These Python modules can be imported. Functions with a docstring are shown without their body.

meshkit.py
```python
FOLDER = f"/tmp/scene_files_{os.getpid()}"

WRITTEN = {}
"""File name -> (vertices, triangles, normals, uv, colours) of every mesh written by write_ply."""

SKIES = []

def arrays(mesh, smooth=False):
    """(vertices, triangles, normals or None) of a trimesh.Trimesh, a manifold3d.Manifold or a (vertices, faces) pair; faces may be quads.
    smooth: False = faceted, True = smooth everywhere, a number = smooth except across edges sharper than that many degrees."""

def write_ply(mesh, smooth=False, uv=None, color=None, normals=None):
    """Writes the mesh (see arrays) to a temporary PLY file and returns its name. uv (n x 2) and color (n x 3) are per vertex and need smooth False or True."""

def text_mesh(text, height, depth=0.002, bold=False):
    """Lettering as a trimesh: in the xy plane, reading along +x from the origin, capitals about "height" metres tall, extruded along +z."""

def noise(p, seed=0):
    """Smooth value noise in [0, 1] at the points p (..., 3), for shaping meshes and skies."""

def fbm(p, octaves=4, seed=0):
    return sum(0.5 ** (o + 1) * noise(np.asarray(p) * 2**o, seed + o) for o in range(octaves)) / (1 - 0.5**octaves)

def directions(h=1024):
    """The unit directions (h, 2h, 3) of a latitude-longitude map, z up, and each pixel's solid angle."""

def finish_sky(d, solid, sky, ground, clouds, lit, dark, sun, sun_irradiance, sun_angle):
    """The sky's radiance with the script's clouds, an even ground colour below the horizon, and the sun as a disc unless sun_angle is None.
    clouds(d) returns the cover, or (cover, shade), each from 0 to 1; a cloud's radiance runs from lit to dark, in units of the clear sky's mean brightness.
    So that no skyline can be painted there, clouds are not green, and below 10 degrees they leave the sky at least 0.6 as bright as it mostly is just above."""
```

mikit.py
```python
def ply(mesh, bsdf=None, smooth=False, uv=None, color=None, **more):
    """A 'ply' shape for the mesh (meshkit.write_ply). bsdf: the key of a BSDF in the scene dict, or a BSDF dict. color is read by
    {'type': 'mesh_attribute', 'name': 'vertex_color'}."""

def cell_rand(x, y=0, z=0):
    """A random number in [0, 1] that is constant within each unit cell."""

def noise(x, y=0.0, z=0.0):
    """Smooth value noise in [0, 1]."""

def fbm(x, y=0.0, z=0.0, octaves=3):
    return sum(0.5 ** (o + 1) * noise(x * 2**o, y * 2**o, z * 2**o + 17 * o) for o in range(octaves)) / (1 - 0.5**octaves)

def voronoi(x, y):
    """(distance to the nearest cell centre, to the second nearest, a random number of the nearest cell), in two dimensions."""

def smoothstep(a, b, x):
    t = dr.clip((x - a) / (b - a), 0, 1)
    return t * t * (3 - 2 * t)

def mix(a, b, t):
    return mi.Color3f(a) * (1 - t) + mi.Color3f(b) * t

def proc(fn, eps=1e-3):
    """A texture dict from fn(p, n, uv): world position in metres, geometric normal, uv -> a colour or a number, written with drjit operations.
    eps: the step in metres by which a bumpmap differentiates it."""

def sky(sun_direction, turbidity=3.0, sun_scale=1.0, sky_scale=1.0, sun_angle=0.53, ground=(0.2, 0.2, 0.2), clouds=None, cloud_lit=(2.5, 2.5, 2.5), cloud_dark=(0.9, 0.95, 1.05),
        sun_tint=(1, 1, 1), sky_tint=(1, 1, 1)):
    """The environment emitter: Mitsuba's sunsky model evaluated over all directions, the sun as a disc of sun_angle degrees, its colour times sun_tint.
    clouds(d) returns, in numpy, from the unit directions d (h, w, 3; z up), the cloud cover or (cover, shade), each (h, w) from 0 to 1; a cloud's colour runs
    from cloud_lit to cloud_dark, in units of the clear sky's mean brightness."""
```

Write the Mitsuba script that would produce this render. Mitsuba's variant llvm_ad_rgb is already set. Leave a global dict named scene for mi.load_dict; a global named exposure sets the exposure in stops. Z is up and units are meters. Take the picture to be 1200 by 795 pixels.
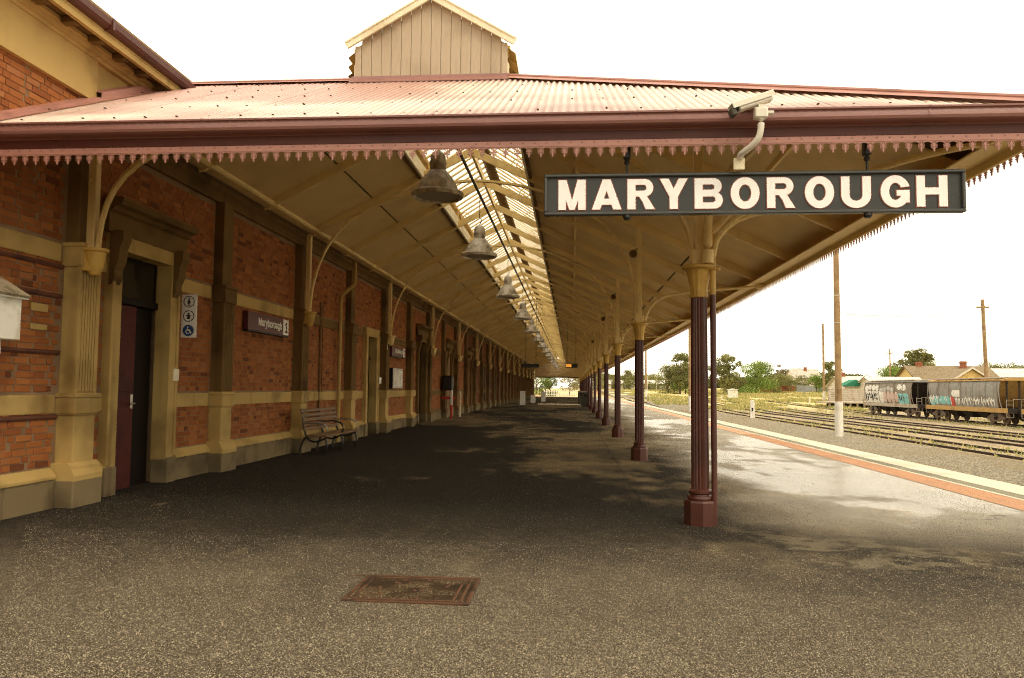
import math, random
import numpy as np, trimesh, drjit as dr, mitsuba as mi, mikit, meshkit
from mikit import noise, fbm, voronoi, smoothstep, mix, cell_rand, proc, ply
from shapely.geometry import Polygon, Point, LineString, box as sbox
from shapely import affinity, union_all

R = random.Random(7)
RN = np.random.default_rng(7)
T = mi.ScalarTransform4f
scene, labels = {}, {}

# ---------------------------------------------------------------- camera, sky, exposure
FOC, YAW, PITCH, ROLL = 900.0, 0.0772, 0.0636, 0.0084
def cam():
    c, s = math.cos(YAW), math.sin(YAW)
    fw = np.array([-s, c, 0]); r = np.array([c, s, 0]); u = np.array([0, 0, 1.0])
    cp, sp = math.cos(PITCH), math.sin(PITCH)
    f2 = fw * cp + u * sp; u2 = u * cp - fw * sp
    u3 = u2 * math.cos(ROLL) - r * math.sin(ROLL)
    o = np.array([0, 0, 1.65])
    return T().look_at(origin=o.tolist(), target=(o + f2).tolist(), up=u3.tolist())
scene['camera'] = dict(type='perspective', fov=2 * math.degrees(math.atan(600 / FOC)), fov_axis='x', to_world=cam(), near_clip=0.1, far_clip=4000.0)

def cloud_cover(d):
    n = meshkit.fbm(np.stack([d[..., 0] * 3, d[..., 1] * 3, d[..., 2] * 5], -1), 4, 3)
    return np.ones(d.shape[:2]), np.clip((n - 0.45) * 1.2, 0, 0.5)
scene['sky'] = mikit.sky((0.5, -0.55, 0.75), turbidity=4, sun_scale=0.12, sun_angle=14, clouds=cloud_cover,
                         cloud_lit=(3.0, 2.72, 2.16), cloud_dark=(2.35, 2.13, 1.70), ground=(0.16, 0.14, 0.09))
exposure = 2.68

# ---------------------------------------------------------------- mesh helpers
class M:
    def __init__(s): s.v, s.f, s.c, s.n = [], [], [], 0
    def put(s, v, f, col=None):
        v = np.asarray(v, float); f = np.asarray(f, int)
        if len(f) and f.shape[1] == 4: f = np.vstack([f[:, [0, 1, 2]], f[:, [0, 2, 3]]])
        s.v.append(v); s.f.append(f + s.n); s.n += len(v)
        if col is not None: s.c.append(np.tile(col, (len(v), 1)))
        return s
    def mesh(s): return np.vstack(s.v), np.vstack(s.f)
    def colors(s): return np.vstack(s.c) if s.c else None
    def tm(s, tm, col=None): return s.put(tm.vertices, tm.faces, col)
    def box(s, x0, x1, y0, y1, z0, z1, col=None):
        v = [(x, y, z) for z in (z0, z1) for y in (y0, y1) for x in (x0, x1)]
        return s.put(v, [[0, 2, 3, 1], [4, 5, 7, 6], [0, 1, 5, 4], [2, 6, 7, 3], [0, 4, 6, 2], [1, 3, 7, 5]], col)
    def cbox(s, x0, x1, y0, y1, z0, z1, c=0.006, col=None):      # box with chamfered edges
        x0, x1 = min(x0, x1), max(x0, x1); y0, y1 = min(y0, y1), max(y0, y1); z0, z1 = min(z0, z1), max(z0, z1)
        c = min(c, (x1 - x0) / 3, (y1 - y0) / 3, (z1 - z0) / 3)
        pts = []
        for sx, x in ((1, x0), (-1, x1)):
            for sy, y in ((1, y0), (-1, y1)):
                for sz, z in ((1, z0), (-1, z1)):
                    pts += [(x, y + sy * c, z + sz * c), (x + sx * c, y, z + sz * c), (x + sx * c, y + sy * c, z)]
        h = trimesh.convex.convex_hull(np.array(pts))
        return s.put(h.vertices, h.faces, col)
    def bar(s, p, q, w, h, up=(0, 0, 1), col=None):              # rectangular bar from p to q
        p, q = np.array(p, float), np.array(q, float); d = q - p; d /= np.linalg.norm(d)
        a = np.cross(d, up); a /= np.linalg.norm(a); b = np.cross(a, d)
        v = [e + a * i * w / 2 + b * j * h / 2 for e in (p, q) for i, j in ((-1, -1), (1, -1), (1, 1), (-1, 1))]
        return s.put(v, [[0, 1, 2, 3], [7, 6, 5, 4], [0, 4, 5, 1], [1, 5, 6, 2], [2, 6, 7, 3], [3, 7, 4, 0]], col)
    def tube(s, path, r, n=8, col=None):
        P = np.array(path, float); rr = np.broadcast_to(r, len(P)); k = len(P)
        t = np.gradient(P, axis=0); t /= np.linalg.norm(t, axis=1, keepdims=True)
        ref = np.array([0, 0, 1.0]) if abs(t[:, 2]).mean() < 0.85 else np.array([1.0, 0, 0])
        a = np.cross(t, ref); a /= np.linalg.norm(a, axis=1, keepdims=True) + 1e-12; b = np.cross(t, a)
        ang = np.arange(n) * 2 * math.pi / n
        v = (P[:, None] + rr[:, None, None] * (np.cos(ang)[None, :, None] * a[:, None] + np.sin(ang)[None, :, None] * b[:, None])).reshape(-1, 3)
        f = [[i * n + j, i * n + (j + 1) % n, (i + 1) * n + (j + 1) % n, (i + 1) * n + j] for i in range(k - 1) for j in range(n)]
        f = np.array(f); f = np.vstack([f[:, [0, 1, 2]], f[:, [0, 2, 3]]])
        cap = [[0, j, j + 1] for j in range(1, n - 1)] + [[(k - 1) * n, (k - 1) * n + j + 1, (k - 1) * n + j] for j in range(1, n - 1)]
        return s.put(v, np.vstack([f, cap]), col)
    def ribbon(s, path, w, h, col=None):                         # flat bar that follows a path in a plane of constant y; w along y, h in the plane
        P = np.array(path, float); t = np.gradient(P, axis=0); t /= np.linalg.norm(t, axis=1, keepdims=True)
        side = np.array([0, 1.0, 0]); b = np.cross(side, t)
        v = np.concatenate([P[:, None] + side * i * w / 2 + b[:, None] * j * h / 2 for i, j in ((-1, -1), (1, -1), (1, 1), (-1, 1))], 1).reshape(-1, 3)
        k = len(P)
        f = [[i * 4 + j, i * 4 + (j + 1) % 4, (i + 1) * 4 + (j + 1) % 4, (i + 1) * 4 + j] for i in range(k - 1) for j in range(4)] + [[0, 1, 2, 3], [k * 4 - 1, k * 4 - 2, k * 4 - 3, k * 4 - 4]]
        return s.put(v, f, col)
    def lathe(s, prof, at=(0, 0, 0), n=24, flute=0, depth=0.0, col=None):
        prof = np.array(prof, float); k = len(prof); ang = np.arange(n) * 2 * math.pi / n
        m = np.ones((k, n))
        if flute: m = 1 - depth * (0.5 + 0.5 * np.cos(ang * flute))[None, :] ** 1.5 * np.ones((k, 1))
        v = np.stack([prof[:, :1] * m * np.cos(ang), prof[:, :1] * m * np.sin(ang), np.repeat(prof[:, 1:], n, 1)], -1).reshape(-1, 3) + at
        f = [[i * n + j, i * n + (j + 1) % n, (i + 1) * n + (j + 1) % n, (i + 1) * n + j] for i in range(k - 1) for j in range(n)]
        return s.put(v, f, col)
    def ext(s, poly, a, b, axis='y', col=None):                  # shapely polygon extruded: axis y -> (x,z) outline, axis x -> (y,z), axis z -> (x,y)
        for g in getattr(poly, 'geoms', [poly]):
            t = trimesh.creation.extrude_polygon(g, b - a, engine='earcut'); v = t.vertices.copy(); v[:, 2] += a
            if axis == 'y': v, f = v[:, [0, 2, 1]], t.faces[:, ::-1]
            elif axis == 'x': v, f = v[:, [2, 0, 1]], t.faces
            else: f = t.faces
            s.put(v, f, col)
        return s
    def quad(s, *p, col=None): return s.put(p, [[0, 1, 2, 3]], col)

used = {}
def K(name):
    n = used.get(name, 0); used[name] = n + 1
    return name if n == 0 else f'{name}_{n:03d}'
def put(parent, name, mesh, mat, smooth=False, color=None, label=None, kind=None, at=None, share=None):
    """one entry of the scene: a part `name` of `parent` (or a top-level object when parent is None)"""
    key = K(f'{parent}__{name}' if parent else name)
    if share is not None: d = dict(share)
    else:
        if isinstance(mesh, M):
            color = mesh.colors() if color is None else color; mesh = mesh.mesh()
        d = ply(mesh, mat, smooth=smooth, color=color) if color is not None else ply(mesh, mat, smooth=smooth)
    if at is not None: d['to_world'] = at
    scene[key] = d
    e = {}
    if label: e['label'] = label
    if kind: e['kind'] = kind
    if e: labels[key] = e
    return key
def thing(name, label, cat, group=None, kind=None):
    key = K(name); labels[key] = {'label': label, 'category': cat}
    if group: labels[key]['group'] = group
    if kind: labels[key]['kind'] = kind
    return key
ORD = 'first second third fourth fifth sixth seventh eighth ninth tenth eleventh twelfth thirteenth fourteenth fifteenth sixteenth'.split()
def move(x=0, y=0, z=0, rz=0): return T().translate([x, y, z]).rotate([0, 0, 1], rz)

# ---------------------------------------------------------------- materials
def rgb(*c): return {'type': 'rgb', 'value': list(c)}
def mat(name, color, rough=0.6, metal=0.0, spec=0.4, bump=None, bscale=0.002, sheen=None, clear=0.0):
    b = dict(type='principled', base_color=rgb(*color) if isinstance(color, tuple) else color, roughness=rough if isinstance(rough, (float, int)) else rough, metallic=metal, specular=spec)
    if clear: b['clearcoat'] = clear
    if bump: b = {'type': 'bumpmap', 'arbitrary': bump, 'scale': bscale, 'bsdf': b}
    scene[name] = {'type': 'twosided', 'bsdf': b}
def worn(c, dirt, s=1.5, amt=0.5, streak=0.25, fine=9.0):
    """paint or render with soft stains, streaks that run down and fine grain"""
    def fn(p, n, uv):
        a = fbm(p.x * s, p.y * s, p.z * s, 4)
        st = noise(p.x * 7, p.y * 7, p.z * 0.6)
        g = noise(p.x * fine * 6, p.y * fine * 6, p.z * fine * 6)
        t = dr.clip(smoothstep(0.45, 0.75, a) * amt + smoothstep(0.6, 0.95, st) * streak + (g - 0.5) * 0.07, 0, 1)
        return mix(c, dirt, t)
    return proc(fn)
vcol = {'type': 'mesh_attribute', 'name': 'vertex_color'}

CREAM, CREAM_D = (0.47, 0.325, 0.115), (0.21, 0.13, 0.042)
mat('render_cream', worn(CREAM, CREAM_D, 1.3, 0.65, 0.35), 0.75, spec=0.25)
mat('render_dark', worn((0.17, 0.10, 0.033), (0.07, 0.04, 0.014), 1.3, 0.7, 0.35), 0.8, spec=0.2)  # deep cream; also carries painted shade on the far wall trim
mat('paint_cream', worn((0.76, 0.58, 0.25), (0.46, 0.33, 0.13), 1.1, 0.45, 0.2), 0.45, spec=0.4)
mat('paint_pale', worn((0.80, 0.73, 0.53), (0.5, 0.4, 0.22), 1.6, 0.5, 0.2), 0.5, spec=0.3)
def ceil_fn(p, n, uv):
    a = fbm(p.x * 0.8, p.y * 0.8, p.z, 4); cor = 0.5 + 0.5 * dr.cos(p.y * 2 * math.pi / 0.09)
    return mix((0.74, 0.555, 0.26), (0.48, 0.34, 0.135), dr.clip(smoothstep(0.4, 0.8, a) * 0.5 + cor * 0.22, 0, 1))
mat('ceiling_sheet', proc(ceil_fn), 0.6, spec=0.3)
mat('joint_brown', (0.10, 0.065, 0.025), 0.8, spec=0.1)
mat('joint_dark', (0.02, 0.014, 0.008), 0.8, spec=0.1)
mat('capital_gold', worn((0.60, 0.38, 0.085), (0.34, 0.2, 0.045), 4, 0.5, 0.3), 0.5, spec=0.4)
mat('maroon', worn((0.085, 0.024, 0.015), (0.045, 0.015, 0.010), 2.2, 0.6, 0.25), 0.42, spec=0.5)
mat('fascia_dark', worn((0.085, 0.022, 0.016), (0.05, 0.014, 0.01), 1.2, 0.45, 0.3), 0.45, spec=0.3)
mat('fascia_red', worn((0.24, 0.108, 0.092), (0.15, 0.065, 0.055), 1.2, 0.45, 0.3), 0.34, spec=0.5)
mat('fascia_pink', worn((0.40, 0.19, 0.15), (0.26, 0.12, 0.09), 2.0, 0.5, 0.3), 0.45, spec=0.5)
def roof_fn(p, n, uv):
    a = fbm(p.x * 0.5, p.y * 0.9, p.z, 4); st = noise(p.x * 11, p.y * 0.7, 3.0)
    pink = smoothstep(0.36, 0.66, fbm(p.x * 0.35 + 5, p.y * 0.8, 0, 3) + smoothstep(-1.0, -6.0, p.x) * 0.25)
    c = mix((0.68, 0.56, 0.46), (0.47, 0.275, 0.225), pink)
    valley_shade = smoothstep(0.2, 0.95, 0.5 - 0.5 * dr.cos(p.x * 2 * math.pi / 0.09))  # rib shading painted in: valleys darkened between the crests
    return c * (0.8 + 0.3 * a) * (0.9 + 0.18 * st) * (1 - 0.46 * valley_shade * (0.6 + 0.6 * a))
mat('roof_iron', proc(roof_fn), 0.38, spec=0.5)
mat('roof_plain', (0.45, 0.33, 0.24), 0.5)
mat('screw_dark', (0.06, 0.035, 0.025), 0.6)
mat('lantern_board', worn((0.46, 0.37, 0.265), (0.34, 0.265, 0.18), 1.6, 0.45, 0.4), 0.6, spec=0.25)
scene['skylight'] = {'type': 'principledthin', 'base_color': rgb(0.93, 0.92, 0.88), 'roughness': 0.6, 'diff_trans': 1.6, 'spec_trans': 0.0, 'eta': 1.3}
mat('brick', vcol, 0.8, spec=0.2, bump=proc(lambda p, n, uv: fbm(p.x * 60, p.y * 60, p.z * 60, 2)), bscale=0.0025)
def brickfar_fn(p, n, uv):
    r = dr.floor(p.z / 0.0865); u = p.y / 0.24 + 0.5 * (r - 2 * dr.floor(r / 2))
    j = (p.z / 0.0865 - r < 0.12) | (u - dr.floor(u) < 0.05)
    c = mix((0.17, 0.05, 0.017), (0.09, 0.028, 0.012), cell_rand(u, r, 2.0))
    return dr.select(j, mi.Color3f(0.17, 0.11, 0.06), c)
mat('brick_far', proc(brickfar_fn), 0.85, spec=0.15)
mat('mortar', worn((0.25, 0.165, 0.095), (0.14, 0.085, 0.04), 3, 0.5, 0.2), 0.9, spec=0.1)
mat('brick_dark', worn((0.12, 0.045, 0.025), (0.05, 0.022, 0.015), 4, 0.7, 0.2), 0.7, spec=0.3)
mat('bluestone', worn((0.20, 0.15, 0.078), (0.07, 0.05, 0.026), 1.8, 0.7, 0.4), 0.8, spec=0.25, bump=proc(lambda p, n, uv: fbm(p.x * 35, p.y * 35, p.z * 35, 3)), bscale=0.006)
mat('door_red', worn((0.075, 0.012, 0.008), (0.03, 0.007, 0.005), 2.5, 0.5, 0.3), 0.55, spec=0.2)
mat('door_dark', (0.010, 0.006, 0.004), 0.6, spec=0.15)
mat('dark_glass', (0.012, 0.011, 0.01), 0.08, spec=0.5)
mat('steel', worn((0.50, 0.47, 0.40), (0.3, 0.26, 0.2), 6, 0.5, 0.2), 0.35, metal=0.8)
mat('white_box', worn((0.74, 0.72, 0.64), (0.45, 0.38, 0.24), 5, 0.6, 0.35), 0.5)
mat('white_paint', worn((0.76, 0.73, 0.66), (0.5, 0.42, 0.28), 3, 0.4, 0.25), 0.55)
mat('mossy_lid', worn((0.27, 0.22, 0.14), (0.10, 0.085, 0.05), 9, 0.8, 0.2), 0.85)
mat('sign_board', worn((0.034, 0.036, 0.033), (0.024, 0.026, 0.024), 2, 0.4, 0.15), 0.45, spec=0.4)
mat('sign_frame', (0.05, 0.052, 0.048), 0.35, spec=0.5)
mat('letter_white', (0.90, 0.90, 0.88), 0.5)
mat('letter_edge', (0.30, 0.09, 0.06), 0.5)
mat('black_iron', (0.012, 0.011, 0.01), 0.4, spec=0.5)
mat('sign_maroon', (0.085, 0.018, 0.022), 0.35, spec=0.5)
mat('sign_white', (0.80, 0.78, 0.72), 0.4)
mat('sign_blue', (0.02, 0.06, 0.19), 0.35)
def lamp_fn(p, n, uv):
    a = fbm(p.x * 7, p.y * 7, p.z * 5, 4); st = noise(p.x * 26, p.y * 26, p.z * 3)
    return mix((0.76, 0.72, 0.63), (0.33, 0.26, 0.17), dr.clip(smoothstep(0.42, 0.72, a) * 0.8 + smoothstep(0.55, 0.9, st) * 0.5, 0, 1))
mat('lamp_enamel', proc(lamp_fn), 0.4, metal=0.1, spec=0.5)
def lamp_fn2(p, n, uv):
    a = fbm(p.x * 9 + 3, p.y * 9, p.z * 6, 4); st = noise(p.x * 30, p.y * 30, p.z * 4)
    return mix((0.60, 0.52, 0.37), (0.22, 0.16, 0.09), dr.clip(smoothstep(0.35, 0.7, a) * 0.8 + smoothstep(0.55, 0.9, st) * 0.5, 0, 1))
mat('lamp_weathered', proc(lamp_fn2), 0.45, metal=0.1, spec=0.5)
mat('lamp_inside', (0.30, 0.25, 0.17), 0.6)
mat('camera_white', (0.72, 0.68, 0.58), 0.4)
mat('rust', worn((0.095, 0.043, 0.019), (0.028, 0.016, 0.009), 9, 0.9, 0.2), 0.6, spec=0.4)
mat('bench_wood', worn((0.17, 0.092, 0.04), (0.075, 0.042, 0.02), 5, 0.6, 0.2), 0.45, spec=0.4)
mat('bin_green', (0.055, 0.05, 0.035), 0.6)
mat('red_paint', (0.52, 0.04, 0.025), 0.4)
mat('timber_pole', worn((0.36, 0.24, 0.125), (0.2, 0.13, 0.07), 2.5, 0.6, 0.5), 0.85, spec=0.15)
mat('timber_grey', worn((0.46, 0.40, 0.32), (0.24, 0.18, 0.12), 2, 0.7, 0.3), 0.85, spec=0.15)
mat('sleeper', worn((0.25, 0.185, 0.115), (0.15, 0.11, 0.065), 3, 0.7, 0.2), 0.9, spec=0.1)
mat('rail_steel', (0.06, 0.034, 0.022), 0.5, metal=0.3)
mat('trunk_bark', worn((0.15, 0.11, 0.075), (0.07, 0.05, 0.03), 3, 0.7, 0.4), 0.9, spec=0.1)
scene['leaf'] = {'type': 'principledthin', 'base_color': vcol, 'roughness': 0.7, 'diff_trans': 0.7, 'spec_trans': 0.0, 'eta': 1.3}
scene['blade'] = {'type': 'principledthin', 'base_color': vcol, 'roughness': 0.8, 'diff_trans': 0.6, 'spec_trans': 0.0, 'eta': 1.3}
mat('house_wall', worn((0.62, 0.44, 0.17), (0.45, 0.31, 0.12), 1, 0.4, 0.2), 0.7)
mat('house_white', worn((0.66, 0.6, 0.5), (0.5, 0.43, 0.33), 1, 0.4, 0.2), 0.7)
mat('house_roof', worn((0.24, 0.18, 0.105), (0.15, 0.11, 0.06), 1.2, 0.5, 0.3), 0.8)
mat('house_tin', worn((0.60, 0.56, 0.49), (0.42, 0.35, 0.27), 0.8, 0.4, 0.3), 0.5)
mat('house_tile_red', worn((0.50, 0.44, 0.37), (0.36, 0.3, 0.24), 1.0, 0.5, 0.3), 0.8)
mat('green_cloth', (0.02, 0.17, 0.095), 0.7)
mat('fence_red', worn((0.36, 0.085, 0.045), (0.22, 0.05, 0.03), 1, 0.5, 0.3), 0.7)
mat('fence_grey', worn((0.30, 0.32, 0.31), (0.2, 0.2, 0.19), 1, 0.5, 0.3), 0.7)
mat('chimney_brick', (0.27, 0.10, 0.05), 0.85)
mat('wagon_grey', worn((0.27, 0.26, 0.235), (0.14, 0.10, 0.07), 0.9, 0.6, 0.5), 0.6)
mat('wagon_brown', worn((0.25, 0.21, 0.16), (0.13, 0.09, 0.06), 0.9, 0.7, 0.6), 0.6)
mat('wagon_tan', worn((0.46, 0.28, 0.09), (0.26, 0.14, 0.045), 1.0, 0.6, 0.5), 0.6)
mat('wagon_dark', (0.028, 0.021, 0.016), 0.7)
mat('wheel_steel', (0.13, 0.085, 0.055), 0.5, metal=0.3)
mat('spray', vcol, 0.6)
mat('led_orange', (0.3, 0.12, 0.02), 0.4)
scene['orange_glow'] = {'type': 'diffuse', 'reflectance': rgb(0.3, 0.1, 0.02)}

# ground materials
def wet_mask(p):
    w = fbm(p.x * 0.33 + 4, p.y * 0.2, 0.0, 4)
    return w
def out_mask(p): return smoothstep(1.9, 4.0, p.x + (fbm(p.x * 0.7, p.y * 0.5, 4.0, 5) - 0.5) * 2.2) * smoothstep(7.9, 11.0, p.y)
def asphalt_col(p, n, uv):
    d1, d2, cr = voronoi(p.x * 96, p.y * 96)
    e1, e2, er = voronoi(p.x * 190 + 7, p.y * 190)
    stone = smoothstep(0.55, 0.35, d1) * 0.7 + smoothstep(0.5, 0.3, e1) * 0.3
    chip = dr.maximum(cr * cr * cr * cr, er * er * er * 0.6)
    big = fbm(p.x * 0.45, p.y * 0.3, 0.0, 4); mid = fbm(p.x * 2.3, p.y * 1.7, 3.0, 4)
    out = out_mask(p)
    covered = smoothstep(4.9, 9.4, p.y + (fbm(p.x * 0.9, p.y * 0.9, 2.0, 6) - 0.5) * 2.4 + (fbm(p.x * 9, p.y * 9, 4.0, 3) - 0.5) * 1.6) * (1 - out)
    binder = mix((0.028, 0.021, 0.0125), (0.058, 0.0435, 0.026), big * 0.7 + mid * 0.3)
    c = mix(binder, mix((0.05, 0.04, 0.026), (0.62, 0.51, 0.35), chip), stone * (0.55 + 0.6 * mid))
    # trodden dirt and stains, with the shade under the roof painted in
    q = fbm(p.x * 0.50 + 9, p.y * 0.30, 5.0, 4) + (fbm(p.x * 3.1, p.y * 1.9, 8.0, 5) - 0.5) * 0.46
    floor_shade = smoothstep(0.40, 0.62, q + smoothstep(17.0, 9.0, p.y) * 0.09 + smoothstep(-2.6, -5.2, p.x) * smoothstep(40.0, 16.0, p.y) * 0.42)  # near-black deepens by the wall and the front: painted shade
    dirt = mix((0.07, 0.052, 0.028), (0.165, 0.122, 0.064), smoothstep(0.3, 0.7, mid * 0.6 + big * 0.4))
    under = mix(dirt, mi.Color3f(0.011, 0.008, 0.0045), floor_shade) * (0.65 + 2.6 * chip * stone + 0.25 * mid)
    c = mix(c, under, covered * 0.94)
    c = mix(c, mix((0.15, 0.127, 0.088), (0.33, 0.285, 0.205), mid * 0.6 + big * 0.4) * (0.62 + 0.7 * fbm(p.x * 1.1, p.y * 0.7, 11.0, 5) + 0.7 * chip * stone), out * 0.9)
    # dry dust in the lee of the eave
    e = fbm(p.x * 0.9 + 2, p.y * 1.5, 7.0, 4)
    band = smoothstep(7.5, 7.75, p.y + (e - 0.5) * 0.8) * smoothstep(10.2, 8.6, p.y + (e - 0.5) * 2.6) * smoothstep(1.7, 2.4, p.x + (e - 0.5) * 1.0) * smoothstep(6.4, 5.4, p.x)
    dry = band * smoothstep(0.32, 0.55, fbm(p.x * 5, p.y * 6, 2.0, 4)) * smoothstep(0.47, 0.53, fbm(p.x * 1.9, p.y * 2.6, 3.0, 6) + (fbm(p.x * 11, p.y * 13, 1.0, 3) - 0.5) * 0.16)
    c = mix(c, mix((0.17, 0.137, 0.084), (0.30, 0.25, 0.16), mid) * (0.8 + 0.5 * chip * stone), dry * 0.55)
    # hairline cracks and the joint along the columns
    w1, w2, wr = voronoi(p.x * 0.42 + (fbm(p.x * 1.3, p.y * 1.3, 1.0, 4) - 0.5) * 0.9, p.y * 0.42 + (fbm(p.x * 1.3, p.y * 1.3, 9.0, 4) - 0.5) * 0.9)
    crack = smoothstep(0.011, 0.004, w2 - w1) * smoothstep(0.56, 0.68, fbm(p.x * 0.5, p.y * 0.5, 6.0, 3)) * 0.7
    joint = smoothstep(0.02, 0.008, dr.abs(p.x - 1.02 + (fbm(p.y * 1.5, 2.0, 0, 3) - 0.5) * 0.10)) * smoothstep(9.0, 11.5, p.y)
    return c * (1 - 0.75 * dr.maximum(crack, joint * 0.8))
def asphalt_rough(p, n, uv):
    w = fbm(p.x * 0.30 + 3, p.y * 0.20, 1.0, 4) + (fbm(p.x * 2.6, p.y * 1.6, 6.0, 5) - 0.5) * 0.26
    return 0.92 - out_mask(p) * (0.34 + 0.42 * smoothstep(0.45, 0.57, w))
def asphalt_bump(p, n, uv):
    d1, d2, cr = voronoi(p.x * 96, p.y * 96)
    return smoothstep(0.6, 0.1, d1) * (0.4 + 0.6 * cr) * (1 - 0.85 * out_mask(p))
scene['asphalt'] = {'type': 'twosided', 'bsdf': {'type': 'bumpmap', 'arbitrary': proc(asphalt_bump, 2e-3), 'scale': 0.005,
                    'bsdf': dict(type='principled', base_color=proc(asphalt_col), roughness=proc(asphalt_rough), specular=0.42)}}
mat('tactile', worn((0.50, 0.27, 0.15), (0.38, 0.21, 0.13), 1.5, 0.5, 0.1), 0.7)
mat('line_cream', worn((0.60, 0.54, 0.40), (0.36, 0.31, 0.22), 1.2, 0.5, 0.1), 0.6)
mat('coping', worn((0.20, 0.18, 0.12), (0.12, 0.1, 0.07), 1.2, 0.6, 0.1), 0.75)
mat('pale_concrete_light', worn((0.62, 0.55, 0.42), (0.42, 0.35, 0.24), 1.2, 0.5, 0.1), 0.6)  # pit lid concrete; also the light band painted across the platform
def ballast_fn(p, n, uv):
    d1, d2, cr = voronoi(p.x * 14, p.y * 14)
    a = fbm(p.x * 0.3, p.y * 0.15, 0, 4)
    c = mix((0.12, 0.102, 0.073), (0.34, 0.295, 0.215), cr) * (0.6 + 0.5 * smoothstep(0.6, 0.15, d1))
    return mix(c, (0.17, 0.13, 0.07), smoothstep(0.55, 0.8, a) * 0.6)
mat('ballast', proc(ballast_fn), 0.9, spec=0.15)
def yard_fn(p, n, uv):
    a = fbm(p.x * 0.35, p.y * 0.06, 0, 4); b = fbm(p.x * 1.6, p.y * 0.5, 4.0, 4); far = smoothstep(92, 128, p.y + p.x * 0.2)
    dirt = mix((0.20, 0.155, 0.10), (0.34, 0.28, 0.19), b)
    grass = mix((0.32, 0.27, 0.115), (0.52, 0.44, 0.23), fbm(p.x * 0.5, p.y * 0.12, 8.0, 4))
    g = dr.clip(smoothstep(0.50, 0.66, a * 0.5 + b * 0.5) * 0.4 + far, 0, 1)
    red = smoothstep(0.55, 0.7, fbm(p.x * 0.12, p.y * 0.035, 3.0, 3)) * smoothstep(150, 175, p.y) * smoothstep(42, 30, p.x)
    return mix(mix(dirt, grass, g), (0.42, 0.22, 0.12), red * 0.8)
mat('yard', proc(yard_fn), 0.95, spec=0.1)

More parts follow.
